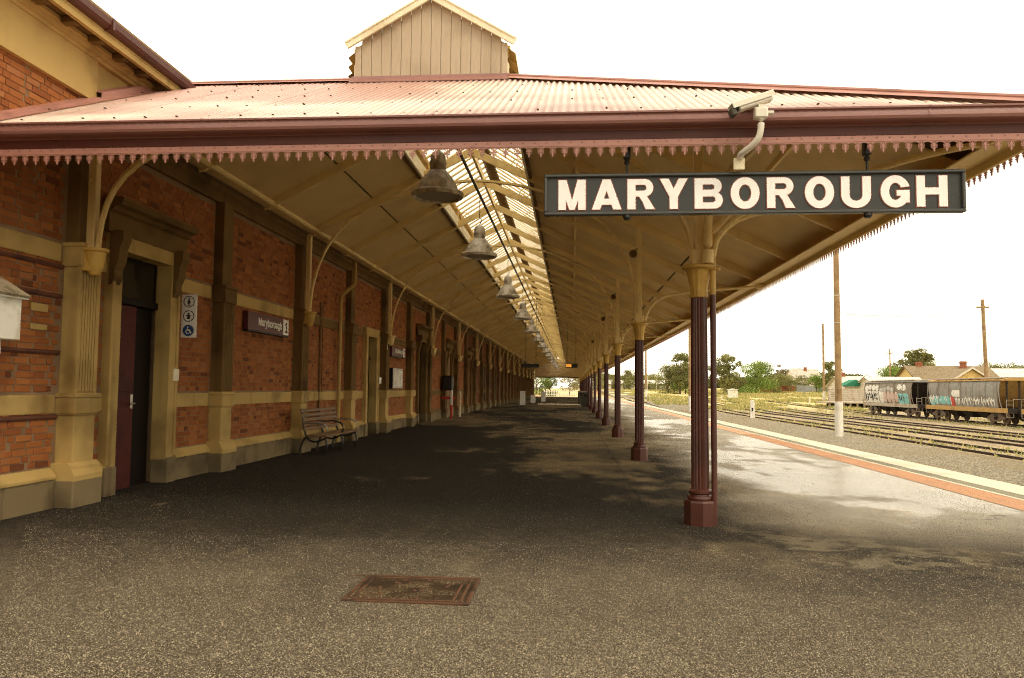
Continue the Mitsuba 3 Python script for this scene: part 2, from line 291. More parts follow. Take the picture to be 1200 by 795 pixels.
# ---------------------------------------------------------------- ground
def gz(x, y):
    x, y = np.asarray(x, float), np.asarray(y, float)
    z = -0.9 + 2.1 * np.clip((y - 85) / 155, 0, 1.0) + 1.6 * np.clip((x - 37) / 40, 0, 1) ** 1.3 * np.clip((150 - y) / 60, 0.35, 1)
    z = z + 2.5 * np.clip((y - 240) / 300, 0, 1) * np.clip((x - 10) / 60, 0, 1)
    return z + (meshkit.fbm(np.stack([x * 0.15, y * 0.08, 0 * x], -1), 3) - 0.5) * 0.5 * np.clip((y - 95) / 40 + np.clip((x - 40) / 10, 0, 1), 0, 1)
xs = np.unique(np.r_[-1500, -700, -300, -120, -60, -30, -12, 0, 8.0, np.arange(9, 60, 1.0), np.arange(60, 160, 4), 220, 320, 600, 1500])
ys = np.unique(np.r_[-600, -200, -60, -20, 0, np.arange(10, 100, 5), np.arange(100, 330, 4), 360, 420, 550, 900, 2500])
gx, gy = np.meshgrid(xs, ys); zz = gz(gx, gy)
zz = np.where(gx < 8.5, np.minimum(zz, -0.9), zz); zz = np.where((gx < 8.5) & (gy > 150), np.minimum(-0.06, zz + 0.84), zz)
nx, ny = len(xs), len(ys)
gf = [[j * nx + i, j * nx + i + 1, (j + 1) * nx + i + 1, (j + 1) * nx + i] for j in range(ny - 1) for i in range(nx - 1)]
put(None, 'ground', (np.stack([gx, gy, zz], -1).reshape(-1, 3), np.array(gf)), 'yard', smooth=True, label='yellowing grass and bare earth of the rail yard beyond the platform', kind='structure')
put(None, 'ballast_path', M().quad((8.3, -40, -0.87), (16.4, -40, -0.87), (16.4, 84, -0.87), (8.3, 84, -0.87)).quad((8.3, 84, -0.87), (16.4, 84, -0.87), (16.4, 230, 1.1), (8.3, 230, 1.1)), 'ballast', label='strip of grey ballast between the platform and the tracks', kind='structure')

def pz(x): return -0.008 * (x - 1.588)
def slab(m, x0, x1, y0, y1, dz=0.0, t=0.0):
    m.quad((x0, y0, pz(x0) + dz), (x1, y0, pz(x1) + dz), (x1, y1, pz(x1) + dz), (x0, y1, pz(x0) + dz))
    return m
EDGE = 8.15
mat('chipping', vcol, 0.85, spec=0.25)
m = M(); slab(m, -7.6, EDGE, -25, 150)
m.quad((EDGE, -25, pz(EDGE)), (EDGE, 150, pz(EDGE)), (EDGE, 150, -1.6), (EDGE, -25, -1.6)); m.quad((-7.6, 150, 0), (EDGE, 150, 0), (EDGE, 160, -0.9), (-7.6, 160, -0.9))
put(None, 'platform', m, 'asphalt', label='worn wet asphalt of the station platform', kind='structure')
labels['platform'] = {'label': 'worn wet asphalt platform with coarse aggregate', 'kind': 'structure'}
def chippings(n, y0, y1, seed, bright):
    """loose proud stones of the asphalt's coarse aggregate"""
    r = np.random.default_rng(seed); y = 1 / r.uniform(1 / y1, 1 / y0, n); x = r.uniform(-1, 1, n) * (.70 * y + .3); x = np.where(x < -6.5, r.uniform(-4, 5, n), x)
    ok = ~((x > -1.78) & (x < -.72) & (y > 5.78) & (y < 6.66)); x, y = x[ok], y[ok]; n = len(x)
    rad = r.uniform(.0035, .0085, n); h = rad * r.uniform(.45, .95, n); a = r.uniform(0, 2 * math.pi, n); z = pz(x)
    base = [np.stack([x + np.cos(a + k * math.pi / 2) * rad * (1 if k % 2 else .75), y + np.sin(a + k * math.pi / 2) * rad * (1 if k % 2 else .75), z - .001], -1) for k in range(4)]
    top = np.stack([x + r.normal(0, .2, n) * rad, y + r.normal(0, .2, n) * rad, z + h], -1)
    v = np.stack(base + [top], 1).reshape(-1, 3); o = np.arange(n)[:, None] * 5
    f = np.concatenate([o + [k, (k + 1) % 4, 4] for k in range(4)])
    q = r.uniform(0, 1, (n, 1)) ** 3; c = np.array([.05, .038, .022]) * (1 - q) + np.array([.52, .44, .315]) * q * bright
    put('platform', 'loose_chipping', (v, f), 'chipping', color=np.repeat(c, 5, 0), kind='stuff')
chippings(150000, 4.0, 8.2, 61, 1.0); chippings(60000, 8.2, 22, 62, .55)  # stones under the roof darkened to match the painted floor shade
def strip(name, x0, x1, matn, label, dz=0.004):
    m = M(); slab(m, x0, x1, -25, 149, dz); put('platform', name, m, matn, label=label)
m = M(); slab(m, 6.42, 7.03, -25, 149, 0.006)
nb = RN
domes = M()
dome = trimesh.convex.convex_hull(np.array([(math.cos(a) * r, math.sin(a) * r, z) for r, z in ((0.019, 0), (0.012, 0.006)) for a in np.arange(6) * math.pi / 3]))
for yy in np.arange(9.5, 30, 0.06):
    for xx in np.arange(6.46, 7.0, 0.06):
        domes.put(dome.vertices + [xx, yy, pz(xx) + 0.006], dome.faces)
tp = put('platform', 'tactile_paving', m, 'tactile', label='orange strip of tactile paving along the platform edge')
put('platform__tactile_paving', 'dome', domes, 'tactile', kind='stuff')
strip('warning_line', 7.05, 7.13, 'line_cream', 'thin cream line beside the orange strip', 0.005)
strip('coping', 7.14, 7.42, 'coping', 'grey coping between the painted lines', 0.004)
strip('edge_line', 7.43, EDGE, 'line_cream', 'broad cream painted line on the platform edge', 0.006)
put('platform', 'edge_nosing', M().box(EDGE, EDGE + .06, -25, 149, pz(EDGE) - .12, pz(EDGE) - .004), 'sleeper', label='dark brown strip along the platform edge')  # dark brown strip just outside the platform edge
m = M(); slab(m, -3.4, 0.95, 76.5, 81.5, 0.004); put('platform', 'concrete_band', m, 'pale_concrete_light', label='pale band across the far platform, light painted on the floor')  # band of light on the floor laid in as a pale sheet
m = M(); slab(m, 5.92, 6.36, 8.05, 8.5, 0.004); put('platform', 'pit_lid', m, 'pale_concrete_light', label='pale concrete pit lid in the asphalt')

# ---------------------------------------------------------------- railway tracks
def track(x, y0, y1, label):
    t = thing('railway_track', label, 'railway track', 'tracks across the yard')
    yy = np.unique(np.r_[y0, np.arange(max(y0, 0), y1, 8.0), y1])
    for s in (-0.8, 0.8):
        m = M()
        for a, b in zip(yy[:-1], yy[1:]):
            za, zb = (max(float(gz(x, a)), -0.9), max(float(gz(x, b)), -0.9))
            m.bar((x + s, a, za + 0.085), (x + s, b, zb + 0.085), 0.07, 0.04); m.bar((x + s, a, za + 0.04), (x + s, b, zb + 0.04), 0.025, 0.05); m.bar((x + s, a, za + 0.005), (x + s, b, zb + 0.005), 0.14, 0.025)
        put(t, 'rail', m, 'rail_steel')
    m = M()
    for y in np.arange(max(y0, 18), min(y1, 130), 0.68):
        z = max(float(gz(x, y)), -0.9); m.box(x - 1.25 + R.uniform(-.06, .06), x + 1.25, y - 0.12, y + 0.12, z - 0.1, z - 0.008 + R.uniform(0, .02))
    put(t, 'sleeper', m, 'sleeper', kind='stuff')
track(10.4, -20, 148, 'nearest railway track, below the platform edge')
for i, x in enumerate((17.7, 21.8, 26.0)):
    track(x, -20, 150, ['second railway track from the platform, just past the ballast strip', 'third railway track from the platform, weeds between its rails', 'fourth railway track from the platform, next to the wagons'][i])
track(33.05, 0, 130, 'railway track under the graffitied hopper wagons')

# ---------------------------------------------------------------- station building (left)
B = thing('station_building', 'long brick station building with cream pilasters and bands beside the platform', 'station building')
XB, XPL, XP = -6.68, -6.60, -6.45          # brick face, plinth face, pilaster face
PITCHP = 4.222
def py(j): return 9.80 + PITCHP * j
Z0 = 0.06
YEND = 140.0
NP = 30
# wall core
W = put(B, 'wall', M().box(-7.3, XB - 0.012, -9, 10.62, 0, 7.0).box(-7.3, XB - 0.012, 12.25, 24.42, 0, 7.0).box(-7.3, XB - 0.012, 10.62, 12.25, 3.87, 7.0).box(-7.3, XB - 0.012, 24.42, 25.77, 3.3, 7.0)
        .box(-7.3, XB - 0.012, 25.77, 32.88, 0, 7.0).box(-7.3, XB - 0.012, 32.88, 34.72, 3.9, 7.0).box(-7.3, XB - 0.012, 34.72, 49.4, 0, 7.0), 'mortar')
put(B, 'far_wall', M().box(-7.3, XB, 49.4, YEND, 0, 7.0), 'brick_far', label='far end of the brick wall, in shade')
# openings in the wall: (y0, y1, z0, z1)
DO = [(10.48, 12.46, 0, 4.05), (24.24, 26.36, 0, 3.55), (32.7, 34.9, 0, 4.3)]
for j in (7, 9):
    DO.append((py(j) + 1.0, py(j) + 3.1, 0, 4.0))
cols = [np.array(c) for c in ((0.31, 0.108, 0.031), (0.275, 0.092, 0.027), (0.345, 0.128, 0.038), (0.24, 0.078, 0.025), (0.15, 0.05, 0.02), (0.31, 0.124, 0.047))]
rows = np.arange(0.60, 6.9, 0.0865)
def inside(y, z):
    for a, b, c, d in DO:
        if a - 0.02 < y < b + 0.02 and c <= z < d: return True
    for j in range(-3, NP):
        if abs(y - py(j)) < 0.24 and z < 5.4: return True
    if 1.26 < z + 0.04 < 1.52 or (3.24 < z + 0.04 < 3.50): return True
    if 5.0 < z + 0.04 < 5.62 and y > 10.3: return True
    return False
bricks = []
for ri, z in enumerate(rows):
    y = 5.6 + (0.17 if ri % 2 else 0.0); k = ri
    while y < 49.2:
        L = 0.225 if (k % 2 == 0) else 0.108
        if z > 5.6 and y > 11: break
        if not inside(y + L / 2, z): bricks.append((y, z, L))
        y += L + 0.012; k += 1
bricks.sort(key=lambda b: (b[0] > 14.2 or b[0] < 8.3, b[0] > 10.2 or b[0] < 8.6, b[1] > 3.4, b[0]))
bm = {}
for L in (0.225, 0.108):
    for ci, c in enumerate(cols):
        mm = M().cbox(XB - 0.05, XB, 0, L, 0, 0.0745, 0.004); bm[L, ci] = ply(mm.mesh(), 'brick', color=np.tile(c, (mm.n, 1)))
NPARTS = 297
mm = M()
for i, (y, z, L) in enumerate(bricks):
    ci = R.choices(range(6), (6, 6, 3, 4, 1, 2))[0]; dx = R.uniform(-0.004, 0.003)
    if i < NPARTS: put(W, 'brick', None, None, share=bm[L, ci], at=move(dx, y, z, R.uniform(-.4, .4)))
    else: mm.box(XB - 0.05, XB + dx, y, y + L, z, z + 0.0745, col=cols[ci] * R.uniform(.92, 1.08))
put(W, 'brickwork', mm, 'brick', kind='stuff')
# dark moulded brick courses of the nearest bay
for z in (1.19, 2.02, 2.76, 3.15):
    put(W, 'string_course', M().ext(Polygon([(XB - 0.03, z), (XB + 0.012, z + .005), (XB + 0.03, z + .03), (XB + 0.03, z + .06), (XB - 0.03, z + .075)]), 4.0, py(0) - 0.26), 'brick_dark', label='dark moulded brick course of the nearest bay')
# plinth stones and cap
def seg(y0, y1, parent, name, matn, prof, label=None):
    put(parent, name, M().ext(Polygon(prof), y0, y1), matn, label=label)
edges = [-8.0] + [v for j in range(-3, NP) for v in (py(j) - 0.33, py(j) + 0.33)] + [YEND]
PLP = put(B, 'plinth', M().box(-6.9, XPL - 0.03, -8, 10.6, -0.1, 0.42).box(-6.9, XPL - 0.03, 12.27, 24.4, -.1, .42).box(-6.9, XPL - .03, 25.8, 32.85, -.1, .42).box(-6.9, XPL - .03, 34.75, YEND, -.1, .42), 'bluestone', label='grey bluestone plinth under the brick')
def clear(y0, y1):
    out = [(y0, y1)]
    for a, b, c, d in DO:
        nxt = []
        for s, e in out:
            if b <= s or a >= e: nxt.append((s, e)); continue
            if a > s + .03: nxt.append((s, a))
            if b < e - .03: nxt.append((b, e))
        out = nxt
    return out
for a, b in zip(edges[0::2], edges[1::2]):
    for s, e in clear(a, b):
        n = max(1, round((e - s) / 1.0)); w = (e - s) / n
        if s < 60:
            for i in range(n):
                put(PLP, 'stone', M().cbox(XPL - 0.06, XPL + R.uniform(-.004, .004), s + i * w + 0.004, s + (i + 1) * w - 0.004, -0.1, 0.43, 0.012), 'bluestone')
        seg(s, e, B, 'plinth_cap', 'render_cream' if s < 32 else 'render_dark', [(XPL - .1, .435), (XPL + .015, .435), (XPL + .02, .47), (XPL - .02, .52), (XB + .012, .575), (XPL - .1, .575)])  # far lengths take the darker render, shade put into the colour
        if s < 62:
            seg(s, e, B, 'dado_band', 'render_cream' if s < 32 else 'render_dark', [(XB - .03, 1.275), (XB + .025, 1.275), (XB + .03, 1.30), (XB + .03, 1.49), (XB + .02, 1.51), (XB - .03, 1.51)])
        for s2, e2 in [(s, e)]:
            if s < 62: seg(s2, e2, B, 'impost_band', 'render_cream' if s < 15 else 'render_dark', [(XB - .03, 3.25), (XB + .02, 3.25), (XB + .026, 3.27), (XB + .026, 3.46), (XB + .015, 3.485), (XB - .03, 3.485)])  # impost band turns dark sooner: shade along the wall painted in
# frieze beam below the canopy
put(B, 'frieze_beam', M().ext(Polygon([(XB - .05, 5.10), (XB + .06, 5.10), (XB + .06, 5.28), (XB + .12, 5.34), (XB + .12, 5.60), (XB - .05, 5.60)]), 10.3, YEND), 'render_dark', label='dark cream beam at the top of the wall under the canopy')
# pilasters
for j in range(-3, NP):
    y = py(j); near = j < 1
    P = put(B, 'pilaster', M().box(XB - .05, XP - .03, y - 0.20, y + 0.20, 1.5, 3.24), 'render_cream' if j <= 0 else 'render_dark', label='fluted cream pilaster on a pedestal' if j == 0 else None)  # pilasters past the nearest take the dark render as painted shade
    m = M()
    nf = 7
    for i in range(nf):
        yy = y - 0.20 + 0.4 * (i + 0.5) / nf; m.cbox(XP - .04, XP - (0 if 0 < i < nf - 1 else 0), yy - 0.018, yy + 0.018, 1.55, 3.2, 0.006)
    m.cbox(XP - .05, XP + .002, y - .225, y - .19, 1.52, 3.24, 0.006).cbox(XP - .05, XP + .002, y + .19, y + .225, 1.52, 3.24, 0.006)
    put(P, 'fluting', m, 'render_cream' if j <= 0 else 'render_dark')
    m = M().cbox(XB - .05, XP, y - 0.22, y + 0.22, 0.60, 1.26, .01).cbox(XB - .05, XP + .035, y - 0.255, y + 0.255, 1.26, 1.52, .012).cbox(XB - .05, XP + .05, y - .27, y + .27, 1.47, 1.535, .012).cbox(XB - .05, XP + .02, y - .24, y + .24, 1.24, 1.285, .01)
    m.ext(Polygon([(XB - .05, .40), (XP + .085, .40), (XP + .09, .47), (XP + .06, .53), (XP + .045, .545), (XP + .04, .58), (XP, .63), (XB - .05, .63)]), y - .30, y + .30)
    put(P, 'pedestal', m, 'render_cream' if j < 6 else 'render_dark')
    put(P, 'base_stone', M().cbox(XB - .05, XP + .085, y - .31, y + .31, -.1, .41, .014), 'bluestone')
    m = M().cbox(XB - .05, XP + .03, y - .245, y + .245, 3.20, 3.52, .012).cbox(XB - .05, XP + .05, y - .265, y + .265, 3.46, 3.52, .01)
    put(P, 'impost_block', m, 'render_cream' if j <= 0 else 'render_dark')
    put(P, 'upper_shaft', M().cbox(XB - .05, XP - .06, y - .2, y + .2, 3.52, 5.1, .01), 'render_dark')
# main roof cornice (upper left)
put(B, 'frieze', M().box(XB - .05, XB + .07, -9, 10.0, 5.57, 6.16).box(XB - .05, XB + .02, 10.0, 40, 5.57, 6.16), 'render_cream', label='cream rendered frieze under the main roof')
put(B, 'cornice', M().ext(Polygon([(XB - .05, 6.15), (XB + .09, 6.15), (XB + .10, 6.19), (XB + .14, 6.20), (XB + .155, 6.25), (XB + .20, 6.26), (XB + .20, 6.31), (XB - .05, 6.31)]), -9, 40), 'render_cream', label='moulded cream cornice under the eave')
put(B, 'eave_soffit', M().box(XB - .05, XB + .46, -9, 40, 6.325, 6.35), 'render_dark')
m = M()
for y in np.arange(-8.6, 40, 0.55): m.cbox(XB + .20, XB + .38, y, y + .12, 6.23, 6.322, .01)
put(B, 'eave_bracket', m, 'render_dark', kind='stuff')
put(B, 'eave_fascia', M().ext(Polygon([(XB + .40, 6.25), (XB + .46, 6.25), (XB + .46, 6.44), (XB + .40, 6.44)]), -9, 40), 'render_cream', label='cream fascia of the main roof')
put(B, 'roof_gutter', M().ext(Polygon([(XB + .463, 6.37), (XB + .53, 6.38), (XB + .565, 6.42), (XB + .575, 6.50), (XB + .555, 6.50), (XB + .545, 6.45), (XB + .463, 6.45)]), -9, 40), 'maroon', label='maroon gutter of the main roof')
m = M()
for y in (-2.5, 1.5, 5.5, 9.5, 13.5): m.cbox(XB + .45, XB + .59, y, y + .05, 6.36, 6.52, .005)
put(B, 'gutter_strap', m, 'maroon', kind='stuff')
put(B, 'roof', M().put([(XB + .56, -9, 6.495), (XB + .56, 40, 6.495), (-12.5, 40, 10.0), (-12.5, -9, 10.0)], [[0, 1, 2, 3]]), 'roof_plain', label='low pitched main roof')

# doors
def door(y0, y1, ztop, arch, hood, style, label):
    """an opening y0..y1 with architrave of width arch, deep reveal, leaf and maybe a corniced hood on consoles"""
    D = put(B, 'doorway', M().box(XPL - .24, XPL + .02, y0 - arch, y0, 0.44, ztop).box(XPL - .24, XPL + .02, y1, y1 + arch, 0.44, ztop).box(XPL - .24, XPL + .02, y0 - arch, y1 + arch, ztop, ztop + arch * .9), 'render_cream' if style < 2 else 'render_dark', label=label)
    for a, b in ((y0 - arch, y0 - arch + .07), (y1 + arch - .07, y1 + arch)): put(D, 'architrave', M().cbox(XPL, XPL + .045, a, b, .50, ztop + .1, .008), 'render_cream' if style < 2 else 'render_dark')
    put(D, 'jamb_stone', M().cbox(XPL - .24, XPL + .05, y0 - arch - .02, y0 - .002, -.1, .47, .012), 'bluestone'); put(D, 'jamb_stone', M().cbox(XPL - .24, XPL + .05, y1 + .002, y1 + arch + .02, -.1, .47, .012), 'bluestone')
    xl = XPL - .225
    zt = min(ztop - .75, 2.95)
    L = put(D, 'leaf', M().cbox(xl - .05, xl, y0 + .02, (y0 + y1) / 2 + .12, .02, zt, .006), 'door_red' if style == 0 else 'door_dark')
    if style == 0:
        yc = (y0 + y1) / 2 + .06
        put(L, 'handle', M().cbox(xl, xl + .012, yc - .03, yc + .03, 1.28, 1.50, .004).tube([(xl + .012, yc, 1.36), (xl + .06, yc, 1.36), (xl + .06, yc - .11, 1.355)], .011), 'steel', smooth=30)
        m = M()
        for z in (.3, 1.55): m.cbox(xl, xl + .015, y0 + .14, (y0 + y1) / 2 - .02, z, z + 1.0, .012)
        put(L, 'panel', m, 'door_red')
    put(D, 'leaf', M().cbox(xl - .12, xl - .07, (y0 + y1) / 2 + .125, y1 - .01, .02, zt, .006), 'door_dark')
    put(D, 'transom', M().cbox(xl - .08, xl + .03, y0 + .004, y1 - .004, zt + .01, zt + .12, .01), 'door_dark')
    put(D, 'fanlight', M().box(xl - .05, xl - .04, y0 + .01, y1 - .01, zt + .125, ztop - .004), 'dark_glass')
    put(D, 'room_dark', M().box(-8.2, -7.305, y0 - .3, y1 + .3, -.1, ztop + .5), 'joint_dark')  # solid black block added behind the opening to stop light leaking through
    if hood:
        H = put(D, 'hood', M().ext(Polygon([(XPL - .03, ztop + .22), (XPL + .04, ztop + .22), (XPL + .05, ztop + .50), (XPL + .10, ztop + .53), (XPL + .12, ztop + .58), (XPL + .22, ztop + .60), (XPL + .25, ztop + .66), (XPL + .25, ztop + .70), (XPL - .03, ztop + .74)]), y0 - arch - .16, y1 + arch + .16), 'render_dark', label='moulded cornice hood over the door')
        for y in (y0 - arch - .02, y1 + .04):
            prof = [(XPL - .02, ztop + .25), (XPL + .17, ztop + .25), (XPL + .18, ztop + .12), (XPL + .13, ztop - .02), (XPL + .12, ztop - .18), (XPL + .06, ztop - .32), (XPL + .07, ztop - .42), (XPL + .03, ztop - .52), (XPL - .02, ztop - .54)]
            put(H, 'console', M().ext(Polygon(prof), y, y + arch * .8), 'render_dark')
    return D
door(10.74, 12.13, 3.62, .26, True, 0, 'tall doorway with a dark red door and a cream surround')
door(24.55, 25.64, 3.30, .31, False, 1, 'narrow dark doorway in a plain cream surround')
door(33.0, 34.6, 3.65, .26, True, 2, 'dark doorway under a scrolled hood')
for j in (7, 9): door(py(j) + 1.3, py(j) + 2.8, 3.5, .28, True, 2, None)
for j in range(11, 27):                                        # far openings, a few pixels each
    put(B, 'far_opening', M().cbox(XB - .02, XB + .004, py(j) + 1.2, py(j) + 3.0, .05, 3.5, .004), 'door_dark')
    if j % 2: put(B, 'far_surround', M().cbox(XB - .02, XB + .05, py(j) + 3.0, py(j) + 3.3, .05, 3.7, .01).cbox(XB - .02, XB + .05, py(j) + .9, py(j) + 1.2, .05, 3.7, .01), 'render_dark')
# downpipe on the wall with its swan neck
put(B, 'downpipe', M().tube([(-6.18, 21.4, 5.25), (-6.18, 21.4, 4.62), (-6.2, 21.4, 4.55), (-6.50, 21.3, 4.25), (-6.545, 21.3, 4.15), (-6.545, 21.3, 3.5), (-6.545, 21.3, .1)], .055, 10), 'render_cream', smooth=40, label='cream downpipe with a swan neck on the brick wall')
put(B, 'conduit_pipe', M().tube([(XB + .03, 19.9, .5), (XB + .03, 19.9, 3.9)], .022, 6).tube([(XB + .03, 16.9 + 3.2, 1.5), (XB + .03, 20.1, 3.9)], .012, 6), 'render_dark', smooth=40)
put(B, 'switch_plate', M().cbox(XPL + .022, XPL + .05, 12.25, 12.42, 1.72, 1.92, .006), 'paint_pale', label='small pale plate on the door surround')
put(B, 'switch_plate', M().cbox(XPL + .022, XPL + .05, 25.9, 26.2, 1.75, 1.98, .006), 'sign_white', label='small white plate beside the narrow dark doorway')
for a, b in ((2.56, 2.66), (2.33, 2.40)): put(B, 'wall_plate', M().cbox(XB, XB + .02, 8.98, 9.28, a, b, .004), 'render_cream', label='small pale plate on the brick')

# ---------------------------------------------------------------- platform canopy
C = thing('platform_canopy', 'long station verandah roof with iron lace edge and glazed ridge over the platform', 'canopy')
Y1, S = 9.695, 8.444
XL, XR, YF, YB = -6.30, 4.45, 7.60, 140.0
RX, RZ = -2.42, 7.32
def zu(x): return RZ - .5 * (RX - x) if x < RX else RZ - .46 * (x - RX)
LA, LB = -3.60, -1.06                                            # lantern sides
def zf(y): return 4.40 + .497 * (y - 7.6)
# top boundary of the front slope: y as a function of x
topline = [(-6.69, 12.15), (-3.6, 12.15), (-1.02, 12.15), (4.55, 7.62)]
def ytop(x): return float(np.interp(x, [a for a, b in topline], [b for a, b in topline]))
P_ = 0.09
x = -6.69; si = 0
while x < 4.5:
    x1 = min(x + 8.5 * P_, 4.55)
    xx = np.arange(x, x1 + .001, P_ / 6); m = M()
    rowsv = []
    for v in xx:
        c = .014 * math.cos(v * 2 * math.pi / P_); yt = max(ytop(v), 7.48)
        rowsv.append([(v, 7.47, zf(7.47) + c + (si % 2) * .003), (v, (7.47 + yt) / 2, zf((7.47 + yt) / 2) + c + (si % 2) * .003), (v, yt, zf(yt) + c + (si % 2) * .003)])
    n = len(xx); vv = np.array(rowsv).reshape(-1, 3)
    ff = [[i * 3 + k, (i + 1) * 3 + k, (i + 1) * 3 + k + 1, i * 3 + k + 1] for i in range(n - 1) for k in range(2)]
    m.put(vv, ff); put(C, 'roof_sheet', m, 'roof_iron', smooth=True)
    x += 8 * P_; si += 1
put(C, 'underlay', M().put([(-6.69, 7.6, zf(7.6) - .09), (4.4, 7.65, zf(7.65) - .09), (-1.02, 12.2, zf(12.2) - .09), (-3.6, 12.12, zf(12.12) - .09), (-6.69, 12.12, zf(12.12) - .09)], [[0, 1, 2, 3], [0, 3, 4, 4]]), 'ceiling_sheet')
m = M()                                                          # roof screws
for y, o in ((7.95, 0), (8.9, .3), (9.9, .1), (10.9, .2), (11.75, 0)):
    for v in np.arange(-6.5, 4.4, P_ * 4):
        v = round(v / P_) * P_
        if y < ytop(v) - .1: m.cbox(v - .011, v + .011, y - .011 + R.uniform(-.03, .03), y + .011, zf(y) + .008, zf(y) + .022, .004)
put(C, 'roof_screw', m, 'screw_dark', kind='stuff')
# flashings and hip caps
def cap(p, q, w=.15, name='hip_cap', matn='fascia_pink', lift=.03):
    p, q = np.array(p), np.array(q); d = q - p; s = np.array([d[1], -d[0], 0]); s = s / np.linalg.norm(s) * w; u = np.array([0, 0, lift])
    v = [p - s - [0, 0, .05], p + u, p + s - [0, 0, .05], q - s - [0, 0, .05], q + u, q + s - [0, 0, .05]]
    m = M().put(v, [[0, 1, 4, 3], [1, 2, 5, 4]]); m.tube([p + u, q + u], .028, 8)
    put(C, name, m, matn, smooth=40)
cap((4.58, 7.56, 4.43), (-1.02, 12.17, zf(12.17) + .03))
cap((-6.69, 12.15, zf(12.15) + .02), (-3.6, 12.15, zf(12.15) + .02), .16)
m = M().ext(Polygon([(11.95, zf(11.95) + .018), (12.11, zf(12.11) + .02), (12.18, 6.70), (12.195, 6.755), (12.13, 6.755), (12.10, 6.70), (11.95, zf(11.95) + .028)]), LA - .03, LB + .03, 'x'); put(C, 'apron_flashing', m, 'fascia_red')
for (ya, yb, hh) in ((7.4, 9.98, .05), (9.98, 12.2, .12)):
    put(C, 'wall_flashing', M().put([(-6.53, ya, zf(ya) + .02), (-6.53, yb, zf(yb) + .02), (-6.53, yb, zf(yb) + hh), (-6.53, ya, zf(ya) + hh), (-6.69, ya, zf(ya) + hh + .03), (-6.69, yb, zf(yb) + hh + .03), (-6.36, ya, zf(ya) + .018), (-6.36, yb, zf(yb) + .018)], [[0, 1, 2, 3], [3, 2, 5, 4], [6, 7, 1, 0]]), 'fascia_pink')
put(C, 'closing_flashing', M().put([(-6.69, 12.2, zf(12.2)), (-3.6, 12.2, zf(12.2)), (-3.6, 12.2, zf(12.2) - .05), (-6.69, 12.2, zu(-6.69) + .12)], [[0, 1, 2, 3]]), 'fascia_pink')
# side slopes, outside
put(C, 'side_roof', M().put([(XR + .08, 7.6, zu(XR + .08) + .24), (XR + .08, YB, zu(XR + .08) + .24), (LB, YB, zu(LB) + .15), (LB, 12.9, zu(LB) + .15)], [[0, 1, 2, 3]]), 'roof_plain', label='long roof slope towards the tracks')
put(C, 'side_roof', M().put([(-6.55, 12.25, zu(-6.55) + .2), (-6.55, YB, zu(-6.55) + .2), (LA, YB, zu(LA) + .15), (LA, 13.0, zu(LA) + .15)], [[0, 1, 2, 3]]), 'roof_plain', label='short roof slope towards the building')
# wall side box gutter
put(C, 'box_gutter', M().ext(Polygon([(-6.36, 5.37), (-6.16, 5.37), (-6.13, 5.40), (-6.13, 5.46), (-6.15, 5.46), (-6.16, 5.41), (-6.36, 5.41)]), 10.2, YB), 'paint_cream', label='cream gutter along the wall side of the canopy')
put(C, 'gutter_flashing', M().box(-6.70, -6.34, 10.2, YB, 5.605, 5.62), 'joint_dark')
# ceiling panels, rafters
RS = S / 3
yr = [Y1 + RS * i for i in range(1, 47) if Y1 + RS * i < YB - .3]
spans = [(XL + .05, -4.85), (-4.81, LA - .06), (LB + .07, .08), (.12, 2.91), (2.95, XR - .02)]
yrs = [9.0] + yr + [YB - .05]
for a, b in zip(yrs[:-1], yrs[1:]):
    for x0, x1 in spans:
        aa0, aa1 = [max(a, 7.6 + (zu(v) + .24 - 4.4) / .497) for v in (x0, x1)]
        if max(aa0, aa1) > b - .06: continue
        h = .105
        m = M().put([(x0, aa0 + .045, zu(x0) + h), (x1, aa1 + .045, zu(x1) + h), (x1, b - .045, zu(x1) + h), (x0, b - .045, zu(x0) + h)], [[0, 1, 2, 3]])
        m.put(np.array([(x0, aa0 + .03, zu(x0) + h + .012), (x1, aa1 + .03, zu(x1) + h + .012), (x1, b - .03, zu(x1) + h + .012), (x0, b - .03, zu(x0) + h + .012)]), [[0, 3, 2, 1]])
        put(C, 'ceiling_panel', m, 'ceiling_sheet')
put(C, 'panel_backing', M().put([(XL, 11.2, zu(XL) + .125), (LA - .06, 13.1, zu(LA) + .125), (LA - .06, YB, zu(LA) + .125), (XL, YB, zu(XL) + .125)], [[0, 1, 2, 3]]).put([(LB + .06, 13.0, zu(LB) + .125), (XR, 8.4, zu(XR) + .125), (XR, YB, zu(XR) + .125), (LB + .06, YB, zu(LB) + .125)], [[0, 1, 2, 3]]), 'joint_brown')
for y in yr:
    if y < 11.9: pass
    tip = (XL - .06, y, zu(XL) - .03)
    m = M().bar((XL + .02, y, zu(XL + .02) + .035), (RX, y, RZ + .035), .065, .18)
    m.tube([(XL + .10, y, zu(XL + .1) - .0), (XL + .02, y, zu(XL) - .05), (XL - .06, y, zu(XL) - .06), (XL - .10, y, zu(XL) - .015), (XL - .06, y, zu(XL) + .03)], .03, 6)
    put(C, 'rafter', m, 'paint_cream')
    put(C, 'rafter', M().bar((RX, y, RZ + .035), (XR - .02, y, zu(XR) + .035), .065, .18), 'paint_cream')
put(C, 'purlin', M().bar((.10, 12.2, zu(.10) + .10), (.10, YB, zu(.10) + .10), .06, .06), 'paint_cream'); put(C, 'purlin', M().bar((RX, 12.3, RZ + .05), (RX, YB, RZ + .05), .06, .16), 'paint_cream')
